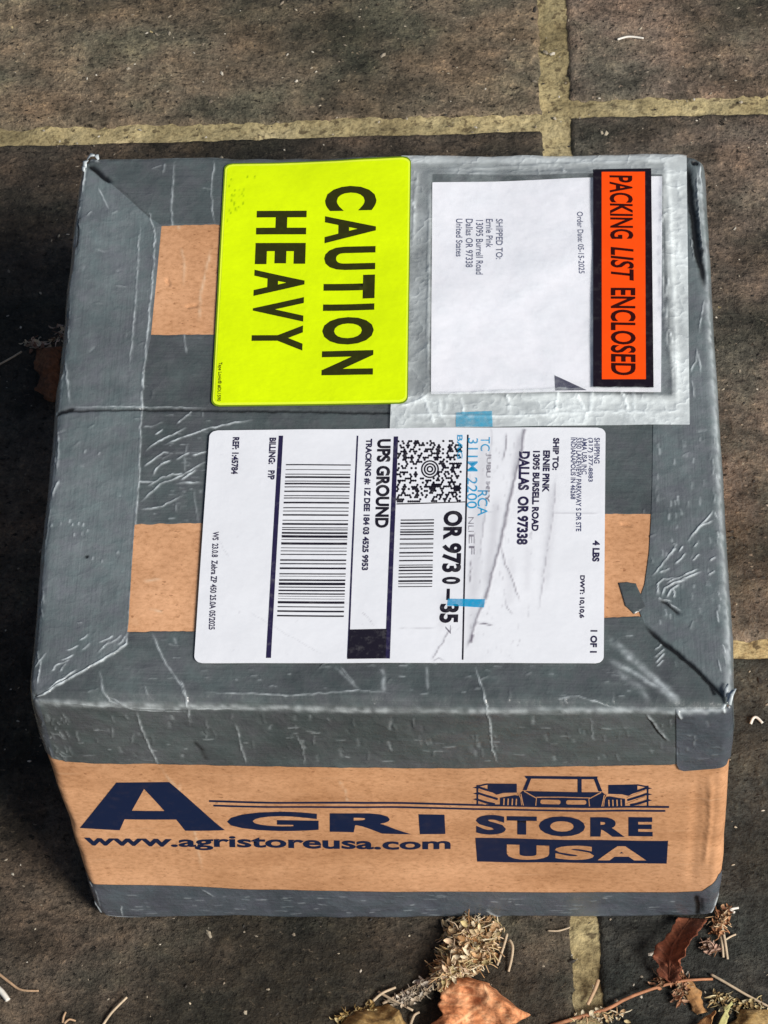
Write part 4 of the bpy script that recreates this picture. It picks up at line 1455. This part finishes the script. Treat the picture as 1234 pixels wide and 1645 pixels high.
def stalk(name, label, cat, px, r0, r1, mat, z=(.0011,), group=None):
    mbx = MB()
    tube(mbx, smooth_line(px, z), r0, r1)
    return tag(mbx.build(name, mat), label, cat, group)


m_needle = mat_plain('dry_pale_needle', (.50, .40, .28), .25)
m_white = mat_plain('bleached_stem', (.74, .72, .66), .1)
m_twig = mat_plain('reddish_brown_twig', (.38, .17, .085), .35)
m_tan = mat_plain('tan_dry_stem', (.46, .31, .19), .3)

stalk('twig', 'long thin reddish brown twig lying across the front right slab and the joint', 'twig',
      [(885, 1650), (940, 1634), (975, 1625), (1010, 1608), (1060, 1591), (1100, 1580), (1145, 1575)], .00085, .00055, m_twig, (.0011, .0014, .002, .003, .0034, .0026, .0011))
stalk('pine_needle', 'straight pale needle pointing down to the right edge beside the reddish twig tip', 'needle',
      [(1142, 1569), (1165, 1583), (1200, 1602), (1240, 1622)], .0006, .0005, m_needle, (.0020, .0026, .0018, .0012), 'pale needles on the paving')
stalk('pine_needle', 'bent pale needle beside the fluffy seed tuft, nearer to it of the two', 'needle',
      [(815, 1504), (811, 1520), (805, 1538), (799, 1553)], .00055, .00045, m_needle, (.002, .0026, .002, .0011), 'pale needles on the paving')
stalk('pine_needle', 'curved pale needle beside the fluffy seed tuft, farther from it of the two', 'needle',
      [(819, 1514), (824, 1526), (822, 1545), (817, 1563)], .0006, .0005, m_needle, (.002, .0026, .0022, .0011), 'pale needles on the paving')
stalk('pine_needle', 'short light needle slanting up from the bottom edge of the left slab', 'needle',
      [(164, 1652), (180, 1630), (205, 1606)], .00055, .0005, m_needle, (.0012, .0016, .0022), 'pale needles on the paving')
stalk('pine_needle', 'brown curved stem at the left edge of the front slab', 'needle',
      [(-6, 1563), (15, 1580), (35, 1593), (63, 1594)], .0007, .0004, m_tan, (.0012, .0016, .0016, .0012), 'pale needles on the paving')
stalk('stem_piece', 'thick short bleached white stem at the left edge of the picture', 'stem',
      [(-6, 1588), (4, 1597), (14, 1610)], .0014, .0011, m_white, (.0016, .0018, .0016))
stalk('pine_needle', 'tiny upright pale needle near the bottom edge left of the short light needle', 'needle',
      [(101, 1645), (103, 1636), (106, 1628)], .0005, .0004, m_tan, (.001, .0014, .001), 'pale needles on the paving')
stalk('pine_needle', 'tiny curled needle lying flat along the bottom edge', 'needle',
      [(104, 1646), (112, 1640), (122, 1642)], .0005, .0004, m_tan, (.001, .0012, .001), 'pale needles on the paving')
stalk('pine_needle', 'thin pale needle left of the parcel in its shadow', 'needle',
      [(-4, 590), (18, 579), (36, 569)], .0005, .0005, m_needle, (.0012, .0016, .002), 'pale needles on the paving')
stalk('pine_needle', 'short white curved needle on the brown slab at the upper right', 'needle',
      [(992, 66), (1010, 62), (1034, 64)], .0006, .0005, m_white, (.0012, .0014, .0012), 'pale needles on the paving')
stalk('pine_needle', 'small white curl on the dark slab right of the parcel', 'needle',
      [(1206, 1165), (1210, 1157), (1216, 1156), (1225, 1164)], .0006, .0006, m_white, (.0010, .0016, .0016, .0012), 'pale needles on the paving')
stalk('stem_piece', 'tan curved stem standing against the mortar joint below the parcel', 'stem',
      [(944, 1616), (952, 1602), (958, 1590), (961, 1580)], .0007, .0008, m_tan, (.001, .002, .003, .003))
stalk('pine_needle', 'thin curved needle on the slab left of the mortar joint below the parcel', 'needle',
      [(880, 1497), (896, 1498), (908, 1495), (916, 1492)], .0004, .0003, m_needle, (.001, .0013, .0013, .0012), 'pale needles on the paving')
for nm, lb, px in (('straw', 'crossed pale straw rising to the right beside the seed tuft', [(600, 1610), (615, 1600), (636, 1590)]),
                   ('straw', 'crossed pale straw falling to the right towards the orange leaf', [(608, 1596), (630, 1610), (664, 1627)]),
                   ('straw', 'short pale straw at the bottom edge left of the orange leaf', [(660, 1648), (666, 1636), (674, 1630)]),
                   ('straw', 'thin straw running up to the fluffy seed tuft', [(615, 1614), (645, 1600), (672, 1585), (690, 1575)])):
    stalk(nm, lb, 'straw', px, .0006, .0005, m_needle, (.0012, .0025, .002) if len(px) == 3 else (.001, .002, .002, .002), 'straws beside the orange leaf')
stalk('straw', 'pale straw pair leaning on the seed cluster at the right foot of the parcel', 'straw',
      [(1158, 1488), (1164, 1515), (1169, 1543)], .0006, .0005, m_needle, (.003, .003, .001), 'straws by the right corner')
stalk('straw', 'short white straw forked from the seed cluster at the parcel corner', 'straw',
      [(1180, 1472), (1173, 1468), (1186, 1464)], .0006, .0005, m_white, (.003, .0035, .003), 'straws by the right corner')
stalk('straw', 'shorter inner straw under the seed cluster at the right foot of the parcel', 'straw',
      [(1155, 1494), (1160, 1520), (1162, 1540)], .0006, .0005, m_needle, (.002, .002, .001), 'straws by the right corner')
stalk('straw', 'small straw on the dark slab right of the seed cluster', 'straw',
      [(1165, 1512), (1174, 1507), (1182, 1503)], .0004, .0004, m_needle, (.001, .0013, .001), 'straws by the right corner')


def leaf(name, label, edgeA, edgeB, zmap, mat, n=46, k=34, veins=7, crumple=.0012, seed=0):
    """blade between two border polylines (photo pixels on the ground), lifted by zmap(s,t)"""
    A = np.array([at(x, y)[:2] for x, y in edgeA]); Bq = np.array([at(x, y)[:2] for x, y in edgeB])
    A = resample(A, n); Bq = resample(Bq, n)
    t = np.linspace(0, 1, k)[None, :, None]
    P = (1 - t) * A[:, None] + t * Bq[:, None]
    S = np.linspace(0, 1, n)[:, None] + 0 * t[..., 0]; T = t[..., 0] + 0 * S
    x, y = P[..., 0], P[..., 1]
    jag = fbm(x, y, 260, 3, seed + 7) * .0042
    x = x + jag * (np.exp(-T / .06) + np.exp(-(1 - T) / .06))
    z = zmap(S, T) + crumple * fbm(x, y, 130, 3, seed) * 2
    vein = np.exp(-((T - .5) / .02) ** 2)
    if veins:
        ph = (S * veins + np.abs(T - .5) * 2.4) % 1.0
        vein = np.maximum(vein, .6 * np.exp(-((ph - .5) / .07) ** 2))
    z = np.maximum(z + .0005 * vein, .0004)
    # keep the outline where the photo shows it: move each point along its sight line as it is lifted
    V = np.stack([x, y, z], -1)
    d = CAM - np.stack([x, y, 0 * x], -1)
    V[..., :2] += d[..., :2] / d[..., 2:] * z[..., None]
    mbx = MB()
    Vt = V.reshape(-1, 3)
    mbx.add(Vt, grid_faces(n, k), vein=np.clip(vein, 0, 1).ravel() * .45)
    o = mbx.build(name, mat)
    so = o.modifiers.new('thickness', 'SOLIDIFY'); so.thickness = .00025; so.offset = 0
    return tag(o, label, 'leaf')


m_leaf1 = mat_leaf('orange_brown_leaf', (.30, .10, .035), (.60, .25, .11), (.80, .44, .24))
m_leaf2 = mat_leaf('dark_red_brown_leaf', (.10, .028, .013), (.20, .058, .026), (.33, .115, .055))
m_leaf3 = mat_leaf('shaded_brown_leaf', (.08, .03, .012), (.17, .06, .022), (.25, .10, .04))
m_leaf4 = mat_leaf('tan_leaf', (.26, .12, .04), (.42, .22, .085), (.52, .32, .15))
m_olive = mat_leaf('olive_leaf', (.12, .075, .022), (.24, .15, .05), (.38, .27, .12))

leaf('dry_leaf', 'large curled orange brown dry leaf at the bottom edge below the seed tuft',
     [(690, 1658), (706, 1630), (705, 1605), (704, 1585), (726, 1572), (752, 1570), (772, 1576)],
     [(700, 1675), (740, 1662), (800, 1655), (858, 1632), (835, 1618), (808, 1598), (776, 1577)],
     lambda s, t: .003 + .009 * np.sin(np.pi * np.clip(t, 0, 1)) * (.4 + .6 * s) + .003 * np.sin(9 * s + 3 * t), m_leaf1, crumple=.0032, seed=3)
leaf('dry_leaf', 'dark red brown curled leaf leaning out from under the right front corner of the parcel',
     [(1092, 1474), (1072, 1498), (1056, 1516), (1053, 1540), (1062, 1568), (1072, 1577)],
     [(1130, 1476), (1118, 1494), (1108, 1520), (1098, 1545), (1092, 1562), (1080, 1578)],
     lambda s, t: .002 + .010 * np.sin(np.pi * s) * (.25 + t) + .005 * np.abs(t - .45), m_leaf2, crumple=.0020, seed=9)
leaf('dry_leaf', 'ragged tan leaf strip under the reddish twig at the lower right',
     [(1090, 1560), (1096, 1588), (1108, 1612), (1118, 1630)], [(1104, 1572), (1112, 1580), (1124, 1600), (1136, 1626)],
     lambda s, t: .0012 + .002 * np.sin(np.pi * t) * s, m_leaf4, n=24, k=16, veins=0, crumple=.0009, seed=15)
leaf('dry_leaf', 'brown leaf lying in the dark shadow left of the parcel',
     [(60, 560), (56, 590), (62, 620), (72, 640), (84, 646)], [(100, 556), (99, 585), (100, 610), (98, 632), (88, 646)],
     lambda s, t: .002 + .005 * np.sin(np.pi * t) + .002 * s, m_leaf3, n=30, k=20, crumple=.0012, seed=21)
leaf('dry_leaf', 'olive brown crumpled leaf at the bottom edge left of the orange leaf',
     [(540, 1668), (560, 1634), (580, 1624), (600, 1620), (622, 1612), (640, 1622)], [(560, 1690), (600, 1680), (640, 1672), (650, 1660), (650, 1640), (642, 1624)],
     lambda s, t: .002 + .005 * np.sin(np.pi * t), m_olive, n=36, k=24, crumple=.0028, seed=27)
leaf('grass_blade', 'pale green pointed blade at the bottom right corner below the twig',
     [(1148, 1655), (1156, 1636), (1166, 1620), (1176, 1608)], [(1162, 1655), (1168, 1636), (1174, 1620), (1177, 1608)],
     lambda s, t: .002 + .003 * s, mat_leaf('pale_green_blade', (.34, .32, .12), (.52, .50, .22), (.62, .62, .36)), n=18, k=8, veins=0, crumple=.0004, seed=33)['category'] = 'grass'
leaf('dry_leaf', 'pale folded leaf piece at the bottom edge left of the green blade',
     [(1124, 1655), (1132, 1638), (1146, 1624)], [(1142, 1655), (1146, 1640), (1150, 1624)],
     lambda s, t: .002 + .002 * t, m_leaf4, n=16, k=10, veins=0, crumple=.0008, seed=35)
leaf('dry_leaf', 'yellowish tan crumbled leaf in the bottom right corner of the picture',
     [(1172, 1652), (1178, 1632), (1192, 1622), (1215, 1622)], [(1240, 1672), (1244, 1650), (1244, 1636), (1240, 1622)],
     lambda s, t: .0015 + .002 * np.sin(np.pi * t), m_olive, n=28, k=22, crumple=.0030, seed=41)

m_tone = mat_tone('dry_plant_bits')


def tuft_of_bits(name, label, cat, spine, width, count, zmax, tones, lscale=1.0, seed=1, curl=.5, fib=.22):
    """a clump of small scales and fibres along a spine"""
    r = random.Random(seed)
    mbx = MB()
    sp = np.array(spine, float)
    Ls = resample(sp, 60)
    for i in range(count):
        f = r.random(); c = Ls[min(59, int(f * 60))]
        wd = np.interp(f, np.linspace(0, 1, len(width)), width)
        rad = math.sqrt(r.random()); th = r.uniform(0, 2 * math.pi)
        x = c[0] + wd * rad * math.cos(th); y = c[1] + wd * .75 * rad * math.sin(th)
        h = zmax * (1 - rad ** 2) * r.uniform(.25, 1) + .0008
        p0 = at(x, y, h)
        tone = np.array(r.choice(tones)) * r.uniform(.65, 1.25)
        ang = r.uniform(0, 2 * math.pi); dirv = np.array([math.cos(ang), math.sin(ang), r.uniform(-.4, .5)])
        if r.random() < fib:                          # fibre
            L = r.uniform(.002, .0055) * lscale
            mid = p0 + dirv * L * .5 + np.array([r.uniform(-1, 1), r.uniform(-1, 1), r.uniform(0, .8)]) * L * .22
            end = p0 + dirv * L; end[2] = max(end[2], .0006)
            tube(mbx, np.array([p0, (p0 + mid) / 2 + .0001, mid, end]), .00032, .00018, 4, tone)
        else:                                         # cupped scale
            L = r.uniform(.0014, .0034) * lscale; W = L * r.uniform(.4, .75)
            side = np.cross(dirv, [0, 0, 1.0]); side = side / (np.linalg.norm(side) + 1e-9)
            side = side * math.cos(.9 * r.random()) + np.array([0, 0, 1.0]) * math.sin(r.uniform(-.8, .8))
            up = np.cross(side, dirv); up /= np.linalg.norm(up) + 1e-9
            V = []
            for a in (0, .35, .7, 1.0):
                ww = W * math.sin(math.pi * (.15 + .8 * a)) * .5
                for b in (-1, 0, 1):
                    V.append(p0 + dirv * L * a + side * ww * b + up * (abs(b) * W * .3 + curl * L * (a - .5) ** 2))
            V = np.array(V); V[:, 2] = np.maximum(V[:, 2], .0005)
            mbx.add(V, grid_faces(4, 3), tone=np.broadcast_to(tone, (12, 3)))
    return tag(mbx.build(name, m_tone), label, cat)


straw_t = [(.62, .48, .28), (.52, .34, .18), (.72, .62, .44), (.34, .19, .08), (.44, .36, .18), (.66, .50, .34)]
tuft_of_bits('seed_tuft', 'fluffy straw coloured seed tuft lying against the front foot of the parcel', 'seed tuft',
             [(766, 1486), (757, 1510), (744, 1540), (724, 1560), (712, 1574)], [44, 46, 40, 27, 20], 1350, .012, straw_t, 1.2, 4, .5, .38)
tuft_of_bits('seed_tuft', 'sparse grey tan chaff trailing left from the fluffy seed tuft to the straws', 'seed tuft',
             [(700, 1572), (676, 1588), (660, 1600), (640, 1612)], [14, 17, 15, 10], 130, .004, [(.42, .36, .28), (.3, .24, .17), (.5, .45, .38)], .9, 5)
tuft_of_bits('seed_cluster', 'small tan bud cluster at the right front foot of the parcel', 'seed cluster',
             [(1168, 1462), (1160, 1476), (1154, 1488), (1156, 1500)], [9, 13, 9, 5], 150, .006, [(.55, .34, .18), (.62, .45, .28), (.3, .12, .05), (.42, .2, .09)], .9, 6, .9)
tuft_of_bits('seed_cluster', 'loose brown seed husks on the dark slab right of the red brown leaf', 'seed cluster',
             [(1134, 1516), (1142, 1528), (1150, 1520)], [8, 10, 7], 46, .003, [(.42, .27, .2), (.5, .36, .28), (.2, .1, .05)], 1.0, 7, .9)
tuft_of_bits('seed_cluster', 'crumbs of red brown leaf under the reddish twig', 'seed cluster',
             [(1056, 1585), (1072, 1574), (1092, 1568), (1098, 1590), (1090, 1610)], [10, 10, 12, 9, 7], 130, .003, [(.34, .16, .08), (.48, .28, .17), (.18, .07, .03), (.42, .3, .18)], 1.0, 8, .9)
tuft_of_bits('seed_cluster', 'pale dry chips and bud scales in the shadow left of the parcel', 'seed cluster',
             [(40, 556), (66, 556), (92, 548), (98, 524)], [9, 12, 10, 7], 60, .004, [(.6, .46, .36), (.62, .52, .36), (.2, .1, .06)], 1.3, 9, .9)
tuft_of_bits('seed_cluster', 'crumbled plant bits along the bottom edge by the mortar joint', 'seed cluster',
             [(930, 1640), (965, 1632), (1000, 1634)], [12, 14, 10], 60, .002, [(.5, .4, .22), (.42, .28, .15), (.62, .55, .4)], .8, 10, .9)
tuft_of_bits('seed_cluster', 'crumbled plant bits scattered in the bottom right corner of the picture', 'seed cluster',
             [(1140, 1600), (1165, 1612), (1195, 1615), (1225, 1620)], [12, 16, 16, 12], 85, .002, [(.5, .4, .2), (.42, .28, .12), (.6, .52, .32), (.3, .2, .08)], .9, 12, .9)
tuft_of_bits('seed_cluster', 'brown leaf crumbs along the bottom edge left of the olive leaf', 'seed cluster',
             [(545, 1640), (580, 1628), (600, 1622)], [12, 14, 9], 110, .003, [(.4, .27, .1), (.3, .2, .06), (.52, .42, .22)], .9, 13, .9)

# grit: nobody could count it
mb = MB()
r = random.Random(21)
for i in range(2600):
    x = r.uniform(-.26, .26); y = r.uniform(-.20, .42)
    if -.12 < x < .12 and -.13 < y < .12: continue
    s = r.uniform(.00025, .00065) if r.random() < .92 else r.uniform(.0007, .0013)
    tone = np.array(r.choice([(.42, .37, .28), (.30, .26, .20), (.24, .20, .15), (.55, .51, .43), (.02, .018, .015), (.03, .025, .02), (.018, .014, .010)])) * r.uniform(.7, 1.15)
    a = r.uniform(0, 3.14); e_ = r.uniform(1, 2.2)
    ca, sa = math.cos(a), math.sin(a)
    V = []
    for px_, py_, pz_ in ((1, 0, 0), (.3, .9, 0), (-.8, .6, 0), (-1, -.4, 0), (.2, -1, 0), (.1, .1, .8)):
        px_ *= e_ * r.uniform(.7, 1.2); py_ *= r.uniform(.7, 1.2)
        V.append((x + s * (ca * px_ - sa * py_), y + s * (sa * px_ + ca * py_), .0001 + s * pz_ * .7))
    mb.add(V, [(0, 1, 5), (1, 2, 5), (2, 3, 5), (3, 4, 5), (4, 0, 5)], tone=np.broadcast_to(tone, (6, 3)))
g_ = mb.build('grit', m_tone, smooth=False)
tag(g_, 'pale and dark grit scattered over the paving slabs', 'grit', kind='stuff')
